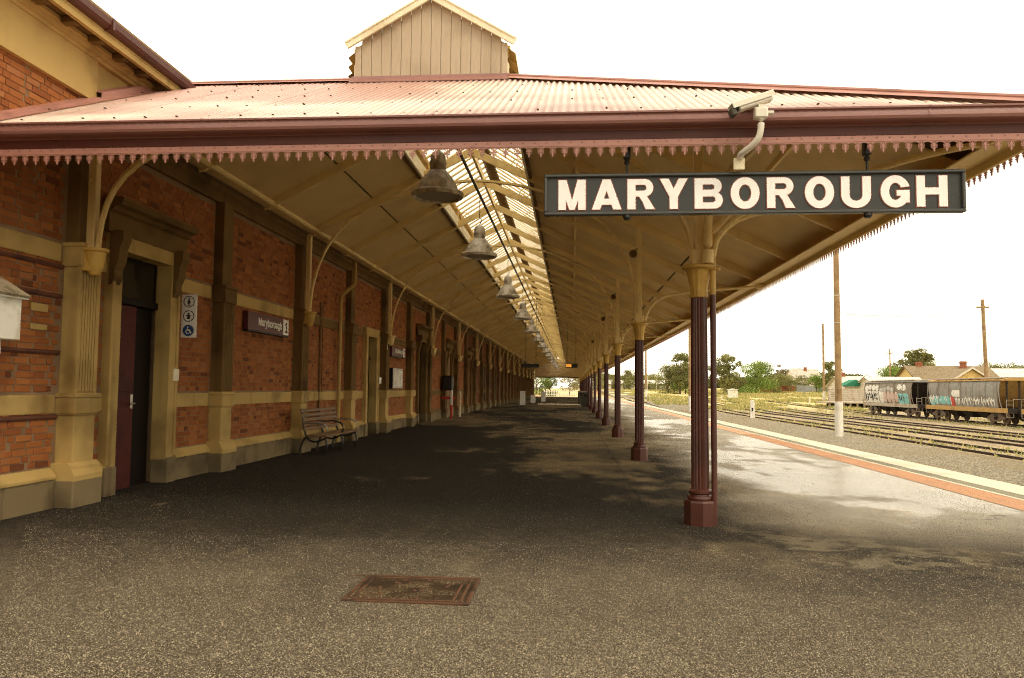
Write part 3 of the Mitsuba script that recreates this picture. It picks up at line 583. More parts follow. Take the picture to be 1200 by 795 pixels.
# eave beam on the track side and ridge-opening trimmers
put(C, 'eave_beam', M().box(XR - .02, XR + .02, 7.66, YB, 4.03, 4.34).box(XR - .30, XR - .021, 7.66, YB, 4.12, 4.14), 'paint_cream', label='broad cream board under the track side eave')
put(C, 'front_beam', M().box(-6.6, XR, 7.66, 7.70, 4.10, 4.36), 'paint_cream')
put(C, 'opening_trimmer', M().bar((LA + .0, 12.25, zu(LA) + .12), (LA, YB, zu(LA) + .12), .05, .30), 'paint_pale', label='pale upstand along the roof opening'); put(C, 'opening_trimmer', M().bar((LB, 12.25, zu(LB) + .12), (LB, YB, zu(LB) + .12), .05, .30), 'paint_pale')
put(C, 'opening_edge', M().bar((LA - .07, 12.25, zu(LA - .07) + .05), (LA - .07, YB, zu(LA - .07) + .05), .07, .12), 'render_dark'); put(C, 'opening_edge', M().bar((LB + .07, 12.25, zu(LB + .07) + .05), (LB + .07, YB, zu(LB + .07) + .05), .07, .12), 'render_dark')
# gutter, fascia and iron lace
GP = [(0, .062), (0, .10), (-.012, .155), (-.03, .170), (-.115, .176), (-.145, .19), (-.155, .215), (-.150, .25), (-.142, .28), (-.165, .288), (-.165, .305), (-.14, .305), (-.13, .29), (.0, .285), (.03, .28), (.03, .062)]
put(C, 'gutter', M().ext(affinity.translate(Polygon(GP), 7.62, 4.075), -6.68, XR + .20, 'x'), 'fascia_red', smooth=25, label='maroon moulded gutter across the front')
g2 = Polygon([(-a, b) for a, b in GP]); put(C, 'gutter', M().ext(affinity.translate(g2, XR + .03, 4.075), 7.62, YB), 'fascia_red', smooth=25, label='maroon gutter along the track side')
put(C, 'fascia', M().cbox(-6.68, XR + .02, 7.599, 7.618, 4.138, 4.236, .004), 'fascia_dark', label='dark maroon fascia board under the front gutter'); put(C, 'fascia', M().cbox(XR + .032, XR + .05, 7.63, YB, 4.138, 4.236, .004), 'fascia_dark')
for gx_ in np.arange(-6.2, XR, 2.4):
    put(C, 'gutter_joint', M().ext(affinity.translate(affinity.scale(Polygon(GP), 1.035, 1.02), 7.618, 4.075), gx_, gx_ + .022, 'x'), 'fascia_red', smooth=25)
VP_ = put(C, 'valance', M().cbox(-6.68, XR + .06, 7.585, 7.605, 4.072, 4.135, .004), 'fascia_pink', label='pink riveted strip that carries the iron lace'); VP2 = put(C, 'valance', M().cbox(XR + .04, XR + .06, 7.61, YB, 4.072, 4.135, .004), 'fascia_pink')
m = M()
for v in np.arange(-6.6, XR, .119): m.cbox(v - .007 + .04, v + .047, 7.578, 7.586, 4.105, 4.119, .003)
put(VP_, 'rivet', m, 'fascia_red', kind='stuff')
DP = .119
def arc(cx, cy, r, a0, a1, w, n=9): return LineString([(cx + r * math.cos(math.radians(a)), cy + r * math.sin(math.radians(a))) for a in np.linspace(a0, a1, n)]).buffer(w, quad_segs=2)
hp = DP / 2
drop = union_all([sbox(-.0045, -.112, .0045, 0), arc(-hp, -.052, hp - .008, 0, 90, .0042), arc(hp, -.052, hp - .008, 90, 180, .0042), sbox(-hp, -.006, hp, .004), arc(-.016, -.045, .012, 150, 360, .0042), arc(.016, -.045, .012, 180, 390, .0042),
                  sbox(-.026, -.078, .026, -.070), sbox(-.016, -.094, .016, -.087), Polygon([(-.011, -.104), (.011, -.104), (0, -.132)]), Point(-.026, -.074).buffer(.006, 3), Point(.026, -.074).buffer(.006, 3)])
drop = affinity.scale(drop, 1.0, .80, origin=(0, 0))
dm = M().ext(drop.simplify(.0006), 0, .012, 'y'); dm_s = ply(dm.mesh(), 'fascia_pink')
x = -6.5
while x < XR + .04: put(C, 'lace_drop', None, None, share=dm_s, at=move(x, 7.59, 4.07)); x += DP
rest = M(); dv, df = dm.mesh(); dv2 = np.stack([-dv[:, 1], dv[:, 0], dv[:, 2]], -1)
i = 0; y = 7.66
while y < YB:
    if i < 200: put(C, 'lace_drop', None, None, share=dm_s, at=move(XR + .055, y, 4.07, 90))
    else: rest.put(dv2 + [XR + .055, y, 4.07], df)
    y += DP; i += 1
put(C, 'lace_run', rest, 'fascia_pink', kind='stuff')
# arch ribs, posts on the wall, brackets to the eave
def spline(pts, n=28):
    from scipy.interpolate import PchipInterpolator
    P = np.array(pts, float); t = np.r_[0, np.cumsum(np.linalg.norm(np.diff(P, axis=0), axis=1))]
    from scipy.interpolate import CubicSpline
    return CubicSpline(t, P)(np.linspace(0, t[-1], n))
RIB = [(-6.33, 3.40), (-6.27, 4.09), (-5.99, 4.93), (-5.67, 5.42), (-5.29, 5.77), (-4.6, 6.13), (-3.8, 6.40), (-2.9, 6.6), (-2.35, 6.64), (-1.8, 6.60), (-1.02, 6.45), (-.2, 6.12), (.4, 5.80), (.80, 5.5), (1.15, 4.99), (1.37, 4.55), (1.49, 3.8), (1.50, 3.25)]
RIB0 = [(-6.30, 3.40), (-6.26, 3.84), (-6.1, 4.28), (-5.75, 4.64), (-5.1, 4.92), (-4.0, 5.05), (-2.3, 5.1), (-.6, 5.02), (.5, 4.7), (1.1, 4.25), (1.39, 3.8), (1.47, 3.6), (1.50, 3.25)]
NC = 16
for k in range(NC):
    y = Y1 + S * k
    put(C, 'arch_rib', M().ribbon([(a, y, b) for a, b in spline(RIB if k else RIB0, 44)], .055, .05).ribbon([(a, y, b - .028) for a, b in spline(RIB if k else RIB0, 44)], .095, .014), 'paint_cream')
    top = zu(-6.36) if k else 4.72
    put(C, 'wall_post', M().cbox(-6.44, -6.33, y - .055, y + .055, 3.45, top, .008).cbox(-6.45, -6.32, y - .075, y + .075, 3.44, 3.50, .008).tube([(-6.385, y - .06, 4.35), (-6.385, y + .06, 4.35)], .04, 8), 'paint_cream')
    prof = [(0.0, 3.10), (.055, 3.10), (.075, 3.13), (.085, 3.17), (.10, 3.20), (.105, 3.24), (.135, 3.40), (.165, 3.415), (.17, 3.45), (0, 3.46)]
    put(C, 'corbel', M().lathe(prof, (-6.33, y, 0), 16).cbox(-6.46, -6.33, y - .1, y + .1, 3.15, 3.44, .01), 'capital_gold' if k < 2 else 'paint_cream', smooth=40, label='gold bucket shaped corbel on the wall' if k == 0 else None)
    e = [(1.72, 3.25), (1.77, 3.42), (1.93, 3.67), (2.15, 3.81), (2.4, 3.87), (2.8, 3.93), (3.38, 3.98), (4.15, 4.04), (4.43, 4.06)]
    put(C, 'eave_bracket', M().tube([(a, y, b) for a, b in spline(e, 20)], .032, 7), 'paint_cream', smooth=40)
    # square block where the bracket meets the eave board
    put(C, 'bracket_shoe', M().cbox(4.28, 4.43, y - .05, y + .05, 4.0, 4.11, .01), 'paint_cream')
d = np.array([4.35 - 1.6, 7.8 - 9.695]); d = d / np.linalg.norm(d)
put(C, 'hip_bracket', M().tube([(1.60 + d[0] * s, 9.695 + d[1] * s, z) for s, z in spline([(.18, 3.3), (.3, 3.6), (.6, 3.80), (1.1, 3.9), (2.0, 4.05), (3.2, 4.14)], 20)], .035, 7), 'paint_cream', smooth=40, label='curved bracket to the corner of the roof')
put(C, 'hip_brace', M().bar((1.65, 9.64, 3.5), (2.6, 8.98, 4.55), .07, .05), 'paint_cream')
put(C, 'hip_rafter', M().bar((XR - .1, 7.75, 4.3), (-1.02, 12.2, 6.62), .08, .16), 'paint_cream')
# lantern
LT = 7.30; LE, LAP = 7.30, 8.06; LXC = (LA + LB) / 2
G = put(C, 'lantern', M().cbox(LA - .0, LA + .10, 12.20, 12.29, 6.72, LE, .01).cbox(LB - .10, LB, 12.20, 12.29, 6.72, LE, .01).cbox(LA, LB, 12.20, 12.30, 6.68, 6.765, .01), 'lantern_board', label='raised ridge lantern with a boarded gable end')
bx = np.linspace(LA + .105, LB - .105, 15)
for a, b in zip(bx[:-1], bx[1:]):
    za, zb = [LE - .02 + (LAP - LE) * (1 - abs(v - LXC) / ((LB - LA) / 2)) + .12 for v in (a, b)]
    pts = [(a + .004, 6.77), (b - .004, 6.77), (b - .004, zb - .05)] + ([(LXC, LAP + .06)] if a < LXC < b else []) + [(a + .004, za - .05)]
    put(G, 'board', M().ext(Polygon(pts), 12.225 + R.uniform(-.003, .003), 12.25), 'lantern_board')
put(G, 'gable_lining', M().ext(Polygon([(LA + .02, 6.82), (LB - .02, 6.82), (LB - .02, LE), (LXC, LAP - .03), (LA + .02, LE)]), 12.252, 12.28), 'lantern_board')  # backing added so that no light shows between the boards
for sx in (-1, 1):
    xe = LXC + sx * 1.40; ze = LAP + .02 - (LAP - LE) * (1.40 / 1.27)
    put(G, 'barge_board', M().bar((LXC, 12.12, LAP + .035), (xe, 12.12, ze + .035), .04, .12, up=(0, 0, 1)), 'paint_pale')
    put(G, 'verge_cap', M().bar((LXC, 12.16, LAP + .085), (xe, 12.16, ze + .085), .16, .02), 'paint_pale')
    # roof of the lantern: translucent sheets between battens
    for a, b in zip(yr[:-1], yr[1:]):
        if a < 12.1: continue
        put(G, 'roof_light', M().put([(LXC, a, LAP + .02), (LXC, b, LAP + .02), (xe, b, ze + .02), (xe, a, ze + .02)], [[0, 1, 2, 3]]), 'skylight')
    m = M()
    for y in np.arange(12.35, YB, .46): m.bar((LXC + sx * .04, y, LAP - .02), (xe - sx * .1, y, ze - .02), .08, .03)
    put(G, 'batten', m, 'paint_cream', kind='stuff')
    xs_ = LA if sx < 0 else LB
    put(G, 'eave_plate', M().cbox(xs_ - .04, xs_ + .04, 12.29, YB, LE - .08, LE - .01, .008), 'paint_cream')
    for a, b in zip([12.25] + yr[1::3], yr[1::3] + [YB]):
        if b - a < 1: continue
        put(G, 'mullion', M().cbox(xs_ - .035, xs_ + .035, b - .035, b + .035, 6.78, LE - .08, .006), 'paint_cream')
        for q in range(3):
            z = 6.86 + q * .16
            put(G, 'louvre', M().put(*(lambda X, Z: ([(X + .11 * sx, a + .02, Z - .05), (X + .11 * sx, b - .02, Z - .05), (X - .02 * sx, b - .02, Z + .045), (X - .02 * sx, a + .02, Z + .045), (X + .11 * sx, a + .02, Z - .038), (X + .11 * sx, b - .02, Z - .038), (X - .02 * sx, b - .02, Z + .057), (X - .02 * sx, a + .02, Z + .057)], [[0, 1, 2, 3], [7, 6, 5, 4], [0, 4, 5, 1], [2, 6, 7, 3]]))(xs_ + .02 * sx, z)), 'render_cream')
m = M().box(LXC - .10, LXC + .10, 12.4, YB, LAP - .10, LAP - .07)
for y in np.arange(12.5, 60, .18): m.box(LXC - .15, LXC + .15, y, y + .07, LAP - .13, LAP - .10)
put(G, 'ridge_plate', m, 'render_dark')
scr = [(.17 * (1 - t / 9) * math.cos(t), .17 * (1 - t / 9) * math.sin(t)) for t in np.linspace(0, 7.5, 26)]
for y in yr:
    if y < 12.5 or y > 75: continue
    for sx, xs_ in ((1, LA + .22), (-1, LB - .22)):
        put(G, 'scroll', M().tube([(xs_ + sx * a, y + .05, zu(LA) + .30 + b) for a, b in scr], .014, 5).tube([(xs_ - sx * .2, y + .05, zu(LA) + .05), (xs_ + sx * .17, y + .05, zu(LA) + .30)], .012, 5), 'paint_cream', smooth=40)
put(C, 'service_conduit', M().tube([(-2.28, 12.9, 6.43), (-2.28, 70, 6.43), (-2.28, 127, 6.43)], .034, 8), 'black_iron', smooth=40, label='dark conduit hung along the ridge opening')
# far end screen
m = M()
for q in range(6): m.box(XL - .3, XR, YB - .06, YB - .02 + .01 * (q % 2), 3.75 + q * .55, 3.74 + (q + 1) * .55)
put(C, 'end_screen', m, 'ceiling_sheet', label='boarded screen closing the far end'); put(C, 'end_beam', M().cbox(XL - .3, XR, YB - .12, YB, 3.55, 3.76, .01), 'render_dark')

# ---------------------------------------------------------------- columns
def column(k):
    y = Y1 + S * k
    lab = 'maroon fluted iron column nearest the camera, behind the name sign' if k == 0 else f'{ORD[k]} maroon fluted verandah column, counting from the name sign'
    t = thing('canopy_column', lab, 'column', 'columns along the platform')
    A = (1.588, y, 0)
    put(t, 'plinth', M().lathe([(.0, -.05), (.197, -.05), (.197, .275), (.185, .30), (0.0, .30)], A, 8), 'maroon')
    put(t, 'base_ring', M().lathe([(.13, .29), (.15, .30), (.16, .325), (.15, .35), (.125, .355), (.12, .37), (.14, .385), (.142, .41), (.125, .43), (.105, .435)], A, 28), 'maroon', smooth=40)
    sh = (M().lathe([(.108, .42), (.107, .9), (.102, 2.0), (.098, 2.80)], A, 64 if k < 4 else 32, 16, .13 if k < 4 else .10))
    put(t, 'shaft', sh, 'maroon', smooth=55)
    put(t, 'capital', M().lathe([(.10, 2.79), (.112, 2.80), (.112, 2.83), (.104, 2.85), (.112, 2.93), (.13, 3.02), (.152, 3.12), (.158, 3.135)], A, 48 if k < 3 else 24, 12, .07), 'capital_gold', smooth=45, label='gold leafed bell capital')
    put(t, 'abacus', M().lathe([(.0, 3.135), (.16, 3.135), (.19, 3.145), (.205, 3.16), (.205, 3.185), (.18, 3.20), (0, 3.20)], A, 24), 'capital_gold', smooth=40)
    top = 5.30 if k == 0 else zu(1.588) + .05
    put(t, 'post', M().cbox(A[0] - .055, A[0] + .055, y - .055, y + .055, 3.2, top, .01).cbox(A[0] - .1, A[0] + .1, y - .08, y + .08, 3.2, 3.40, .012), 'paint_cream')
for k in range(NC): column(k)
# rainwater pipe in front of the first column's post, and the conduit pole beside it
t = thing('rainwater_pipe', 'thick cream rainwater pipe bending up from the first capital to the gutter', 'pipe')
put(t, 'pipe', M().tube(spline([(1.67, 9.52, 3.22), (1.67, 9.52, 3.55), (1.69, 9.48, 3.85), (1.74, 9.2, 4.05), (1.85, 8.5, 4.18), (1.92, 7.9, 4.22), (1.92, 7.62, 4.24)], 26), .058, 12), 'paint_cream', smooth=40)
put(t, 'socket', M().lathe([(.0, 3.2), (.07, 3.2), (.072, 3.36), (.06, 3.37)], (1.67, 9.52, 0), 14), 'paint_cream', smooth=40)
t = thing('conduit_pole', 'slim pipe standing against the first column, red below and cream above', 'pipe')
put(t, 'lower_pipe', M().tube([(1.742, 9.60, -.02), (1.742, 9.60, 2.82)], .036, 10), 'maroon', smooth=40, label='dark red lower length'); put(t, 'upper_pipe', M().tube([(1.742, 9.60, 2.82), (1.742, 9.60, 3.60), (1.742, 9.60, 3.64)], [.036, .036, .02], 10), 'capital_gold', smooth=40, label='gold cream upper length')
put(t, 'clip', M().tube([(1.66, 9.55, 3.14), (1.80, 9.55, 3.14), (1.83, 9.6, 3.14), (1.80, 9.64, 3.14)], .016, 6), 'capital_gold', smooth=40)
# loudspeakers
for i, k in enumerate((1, 2, 3, 5)):
    y = Y1 + S * k
    t = thing('loudspeaker', f'small round horn loudspeaker on the {ORD[k]} column post from the name sign', 'loudspeaker', 'loudspeakers on the column posts')
    mt = T().translate([1.44, y - .22, 4.80]).rotate([0, 0, 1], -20).rotate([1, 0, 0], 100)
    put(t, 'horn', M().lathe([(0, .05), (.02, .05), (.04, .09), (.085, .15), (.095, .155), (.08, .13), (.02, .10), (0, .09)], (0, 0, -.12), 20), 'render_dark', smooth=40, at=mt)
    put(t, 'driver', M().lathe([(0, -.05), (.035, -.05), (.045, -.01), (.04, .06), (0, .06)], (0, 0, -.12), 14), 'render_dark', smooth=40, at=mt)
    put(t, 'stirrup', M().tube([(1.54, y - .05, 4.95), (1.46, y - .14, 4.88), (1.44, y - .2, 4.82)], .014, 6), 'black_iron')

# ---------------------------------------------------------------- name sign
NS = thing('station_name_sign', 'long dark name board reading MARYBOROUGH in white block letters under the eave', 'sign')
SX0, SX1, SZ0, SZ1, SY = -.281, 3.850, 3.408, 3.833, 7.76
tilt = T().translate([SX0, SY, 0]).rotate([0, 1, 0], 0.0)
put(NS, 'board', M().cbox(SX0 + .03, SX1 - .03, SY, SY + .03, SZ0 + .03, SZ1 - .03, .004), 'sign_board')
for a in ((SX0, SX1, SZ0, SZ0 + .033), (SX0, SX1, SZ1 - .033, SZ1), (SX0, SX0 + .033, SZ0 + .0331, SZ1 - .0331), (SX1 - .033, SX1, SZ0 + .0331, SZ1 - .0331)):
    put(NS, 'frame', M().cbox(a[0], a[1], SY - .035, SY + .045, a[2], a[3], .008), 'sign_frame')
def ring(w, h, t, r):   # rounded ring
    o = sbox(r, r, w - r, h - r).buffer(r, quad_segs=8); return o
SW = .265
def letter(c):
    if c == 'M': return union_all([Polygon([(0, 0), (.25, 0), (.25, 1), (0, 1)]), Polygon([(.66, 0), (.91, 0), (.91, 1), (.66, 1)]), Polygon([(0, 1), (.27, 1), (.54, .0), (.37, .0)]), Polygon([(.91, 1), (.64, 1), (.37, .0), (.54, .0)])])
    if c == 'A': return union_all([Polygon([(0, 0), (.36, 1), (.62, 1), (.27, 0)]), Polygon([(.71, 0), (.36, 1), (.62, 1), (.98, 0)]), Polygon([(.18, .16), (.8, .16), (.74, .36), (.24, .36)])])
    if c == 'R': return union_all([sbox(0, 0, SW, 1), sbox(0, .42, .55, 1).union(Point(.56, .71).buffer(.29, 12)).difference(union_all([sbox(SW, .61, .53, .81), Point(.53, .71).buffer(.1, 8)])), Polygon([(.36, .45), (.63, .45), (.72, .30), (.90, 0), (.60, 0), (.5, .25)])])
    if c == 'Y': return union_all([sbox(.32, 0, .59, .5), Polygon([(0, 1), (.29, 1), (.59, .40), (.32, .40)]), Polygon([(.91, 1), (.62, 1), (.32, .40), (.59, .40)])])
    if c == 'B': return union_all([sbox(0, 0, .62, 1), Point(.62, .74).buffer(.26, 12), Point(.64, .275).buffer(.275, 12)]).difference(union_all([sbox(SW, .62, .56, .80), Point(.56, .71).buffer(.09, 8), sbox(SW, .2, .58, .40), Point(.58, .30).buffer(.10, 8)]))
    if c == 'O': return affinity.scale(Point(.46, .5).buffer(.5, 20), .93, 1.04).difference(affinity.scale(Point(.46, .5).buffer(.5, 20), .40, .56))
    if c == 'U': return union_all([sbox(0, .36, .94, 1), affinity.scale(Point(.47, .40).buffer(.47, 20), 1, .90)]).difference(union_all([sbox(.265, .38, .675, 1.1), affinity.scale(Point(.47, .40).buffer(.205, 16), 1, .95)]))
    if c == 'G': return letter('O').difference(Polygon([(.55, .5), (1.1, .5), (1.1, .68), (.95, .67), (.6, .62)])).union(sbox(.5, .36, .90, .54)).difference(Polygon([(.905, -.2), (1.2, -.2), (1.2, .6), (.905, .6)])).union(sbox(.66, .14, .90, .5))
    if c == 'H': return union_all([sbox(0, 0, SW, 1), sbox(.70, 0, .965, 1), sbox(.2, .39, .8, .61)])
LH = .310
starts = dict(zip(range(11), (655.2, 695.5, 738, 776.5, 817.5, 860, 902, 946, 987.5, 1032.5, 1073)))
W0, W1 = SX0 + .145, SX1 - .157
for i, c in enumerate('MARYBOROUGH'):
    g = letter(c); x0 = W0 + (starts[i] - 655.2) / (1109 - 655.2) * (W1 - W0)
    g = affinity.translate(affinity.scale(g.buffer(0), LH * .98, LH, origin=(0, 0)), x0, SZ0 + .0565)
    put(NS, 'letter_shade', M().ext(g.buffer(.008, join_style=2).simplify(.001), SY - .006, SY - .001), 'letter_edge')
    put(NS, 'letter', M().ext(g.simplify(.0005), SY - .016, SY - .0065), 'letter_white', label=f'white letter {c}')
for x in (.56, 2.93):
    put(NS, 'hanger', M().tube([(x, SY + .01, SZ1 - .02), (x, SY + .01, 4.12)], .012, 7).cbox(x - .035, x + .035, SY - .03, SY + .05, 3.99, 4.14, .01).lathe([(0, 3.93), (.024, 3.935), (.032, 3.955), (.024, 3.98), (0, 3.985)], (x, SY + .01, 0), 10), 'black_iron', smooth=30)
    put(NS, 'hanger_nut', M().lathe([(0, SZ0 - .05), (.03, SZ0 - .045), (.04, SZ0 - .025), (.04, SZ0 - .001), (0, SZ0 - .0005)], (x, SY + .01, 0), 10), 'black_iron')

# ---------------------------------------------------------------- security camera on the gutter
SC = thing('security_camera', 'pale tilted security camera on a bent pole in front of the gutter', 'camera')
put(SC, 'pole', M().tube(spline([(1.66, 7.62, 3.95), (1.68, 7.50, 3.97), (1.78, 7.38, 4.06), (1.80, 7.36, 4.15), (1.80, 7.36, 4.26)], 16), .032, 10), 'camera_white', smooth=40)
put(SC, 'mount_plate', M().cbox(1.60, 1.71, 7.64, 7.66, 3.83, 3.95, .006), 'paint_pale')
put(SC, 'bracket', M().cbox(1.74, 1.86, 7.31, 7.41, 4.24, 4.34, .01).cbox(1.83, 1.92, 7.33, 7.39, 4.28, 4.31, .006).cbox(1.77, 1.83, 7.32, 7.40, 4.33, 4.37, .006), 'camera_white')
ct = T().translate([1.74, 7.36, 4.40]).rotate([0, 1, 0], -20).rotate([0, 0, 1], 8).scale(.88)
put(SC, 'housing', M().cbox(-.20, .20, -.055, .055, -.045, .04, .014), 'camera_white', at=ct)
put(SC, 'sun_shield', M().cbox(-.27, .22, -.07, .07, .043, .056, .005).cbox(-.27, .22, -.075, -.068, -.01, .05, .003).cbox(-.27, .22, .068, .075, -.01, .05, .003), 'camera_white', at=ct)
put(SC, 'window', M().box(-.205, -.201, -.045, .045, -.035, .03), 'dark_glass', at=ct)
put(SC, 'washer', M().cbox(-.30, -.24, -.06, .05, -.08, .01, .01), 'bin_green', at=ct)

# ---------------------------------------------------------------- pendant lamps
lamp_y = [12.6] + [Y1 + S * k + .35 for k in range(1, 15)]
for i, y in enumerate(lamp_y):
    t = thing('pendant_lamp', 'large dark weathered bell lamp hanging nearest the front eave' if i == 0 else f'{ORD[i]} pale bell lamp in the row under the ridge light', 'pendant lamp', 'bell lamps under the ridge')
    X, Z = -2.25, 4.83; mn = 'lamp_weathered' if i == 0 else 'lamp_enamel'
    k = 40 if i < 4 else 20
    put(t, 'shade', M().lathe([(.13, Z + .46), (.15, Z + .455), (.17, Z + .43), (.24, Z + .345), (.305, Z + .24), (.35, Z + .13), (.362, Z + .10), (.425, Z + .085), (.44, Z + .065), (.425, Z + .005), (.415, Z), (.41, Z + .03), (.355, Z + .09), (.29, Z + .22), (.22, Z + .34), (.12, Z + .43), (0, Z + .44)], (X, y, 0), k), mn, smooth=45)
    put(t, 'neck', M().lathe([(.10, Z + .462), (.135, Z + .465), (.135, Z + .56), (.148, Z + .565), (.148, Z + .60), (.135, Z + .605), (.13, Z + .70), (.10, Z + .76), (.04, Z + .80), (0, Z + .805)], (X, y, 0), 18), mn, smooth=40)
    put(t, 'lens', M().lathe([(.0, Z + .035), (.30, Z + .045), (.36, Z + .03)], (X, y, 0), k), 'lamp_inside', smooth=40)
    put(t, 'hook', M().tube([(X, y, Z + .80), (X + .02, y, Z + .85), (X + .05, y, Z + .90), (X + .045, y, Z + .95), (X, y, Z + .97), (X, y, 6.4)], .010, 5), 'black_iron')

# ---------------------------------------------------------------- wall signs
def toilet_sign(y, z, sc, label):
    t = thing('toilet_sign', label, 'sign', 'toilet signs on the wall')
    x0, x1, h = XB + .02, XB + .02 + .27 * sc, .74 * sc
    put(t, 'plate', M().cbox(x0, x1, y, y + .025, z, z + h, .004), 'sign_white')
    cx = (x0 + x1) / 2; r = .098 * sc
    for q, kind in enumerate(('woman', 'baby', 'wheelchair')):
        cz = z + h * (1 - (q + .5) / 3); f = y - .004
        c = Point(cx, cz).buffer(r, 16)
        if q < 2: put(t, 'pictogram_ring', M().ext(c.difference(Point(cx, cz).buffer(r * .86, 16)), f, y - .0005), 'black_iron')
        else: put(t, 'pictogram_disc', M().ext(c, f, y - .0005), 'sign_blue')
        s = r
        if q == 0: g = union_all([Point(cx, cz + .55 * s).buffer(.15 * s, 6), Polygon([(cx - .12 * s, cz + .38 * s), (cx + .12 * s, cz + .38 * s), (cx + .36 * s, cz - .28 * s), (cx - .36 * s, cz - .28 * s)]), sbox(cx - .16 * s, cz - .68 * s, cx - .03 * s, cz - .25 * s), sbox(cx + .03 * s, cz - .68 * s, cx + .16 * s, cz - .25 * s)])
        elif q == 1: g = union_all([Point(cx, cz + .42 * s).buffer(.2 * s, 6), sbox(cx - .2 * s, cz - .3 * s, cx + .2 * s, cz + .2 * s), sbox(cx - .5 * s, cz - .02 * s, cx + .5 * s, cz + .14 * s), Polygon([(cx - .35 * s, cz - .22 * s), (cx + .35 * s, cz - .22 * s), (cx + .25 * s, cz - .5 * s), (cx - .25 * s, cz - .5 * s)])])
        else: g = union_all([Point(cx - .1 * s, cz + .58 * s).buffer(.13 * s, 6), LineString([(cx - .1 * s, cz + .4 * s), (cx - .05 * s, cz), (cx + .3 * s, cz), (cx + .45 * s, cz - .45 * s), (cx + .58 * s, cz - .42 * s)]).buffer(.075 * s, 2), LineString([(cx - .08 * s, cz + .2 * s), (cx + .22 * s, cz + .2 * s)]).buffer(.05 * s, 2), arc(cx - .05 * s, cz - .2 * s, .36 * s, 130, 350, .065 * s, 12)])
        put(t, 'pictogram', M().ext(g, f - .003, f - .0005), 'black_iron' if q < 2 else 'sign_white')
toilet_sign(12.62, 2.46, 1.0, 'narrow white sign with three round toilet symbols beside the tall red door')
toilet_sign(26.55, 2.95, .85, 'small pale sign with round symbols beyond the bench')
def text(s, height, bold=True):
    t = meshkit.text_mesh(s, height, .004, bold=bold); return t
def wall_sign(y0, y1, z0, z1, label):
    t = thing('platform_name_sign', label, 'sign', 'small maroon name signs on the wall')
    xf = XB + .13
    put(t, 'box', M().cbox(XB + .02, xf, y0, y1, z0, z1, .006), 'sign_maroon')
    put(t, 'trim', M().cbox(XB + .03, xf + .006, y0 - .012, y1 + .012, z0 - .03, z0 - .001, .004), 'black_iron')
    ww = (z1 - z0) * .98
    put(t, 'number_panel', M().box(xf + .001, xf + .006, y1 - ww * .92, y1 - .02, z0 + .015, z1 - .015), 'sign_white', label='white square with the number 1')
    def lay(s, h, ya, zb, width=None):
        tm = text(s, h); v = tm.vertices.copy()
        if width: v[:, 0] *= width / (v[:, 0].max() - v[:, 0].min())
        v[:, 0] -= v[:, 0].min()
        # reading along +y on a wall that faces +x
        return (np.stack([xf + .002 + v[:, 2], ya + v[:, 0], zb + v[:, 1]], -1), tm.faces)
    put(t, 'lettering', lay('Maryborough', .155, y0 + .52, z0 + .125, (y1 - ww - .06) - (y0 + .52)), 'sign_white', label='white lettering Maryborough')
    a = lay('1', .22, y1 - ww * .62, z0 + .07); put(t, 'number', (a[0] + [.006, 0, 0], a[1]), 'sign_maroon')
wall_sign(15.10, 17.34, 2.80, 3.18, 'maroon station name sign with a white number 1, between the first two brick bays')
wall_sign(27.72, 29.9, 2.80, 3.16, 'maroon name sign farther along the wall, above the metal display case')

# white box at the left edge
t = thing('wall_box', 'white metal box with a mossy sloping lid on the wall beside the nearest bay', 'box')
put(t, 'body', M().cbox(XB + .002, -6.20, 7.72, 8.20, 2.14, 2.62, .008), 'white_box')
m = M().put([(XB + .002, 7.72, 2.62), (-6.20, 7.72, 2.62), (XB + .002, 7.72, 2.9), (XB + .002, 8.20, 2.62), (-6.20, 8.20, 2.62), (XB + .002, 8.20, 2.9)], [[0, 1, 2, 2], [3, 5, 4, 4]]); put(t, 'gable', m, 'white_box')
put(t, 'lid', M().bar((XB + .0, 7.96, 2.965), (-6.13, 7.96, 2.63), .56, .03), 'mossy_lid'); put(t, 'lid_edge', M().bar((-6.165, 7.68, 2.625), (-6.165, 8.24, 2.625), .03, .05), 'white_box')
put(t, 'latch', M().tube([(-6.42, 7.708, 2.37), (-6.35, 7.705, 2.40), (-6.29, 7.705, 2.405), (-6.23, 7.705, 2.39), (-6.25, 7.705, 2.34)], [.006, .012, .016, .014, .005], 6).cbox(-6.34, -6.31, 7.69, 7.718, 2.39, 2.43, .004), 'black_iron', smooth=40)
put(t, 'base', M().cbox(XB + .002, -6.36, 7.76, 8.12, 1.98, 2.135, .006), 'white_box')

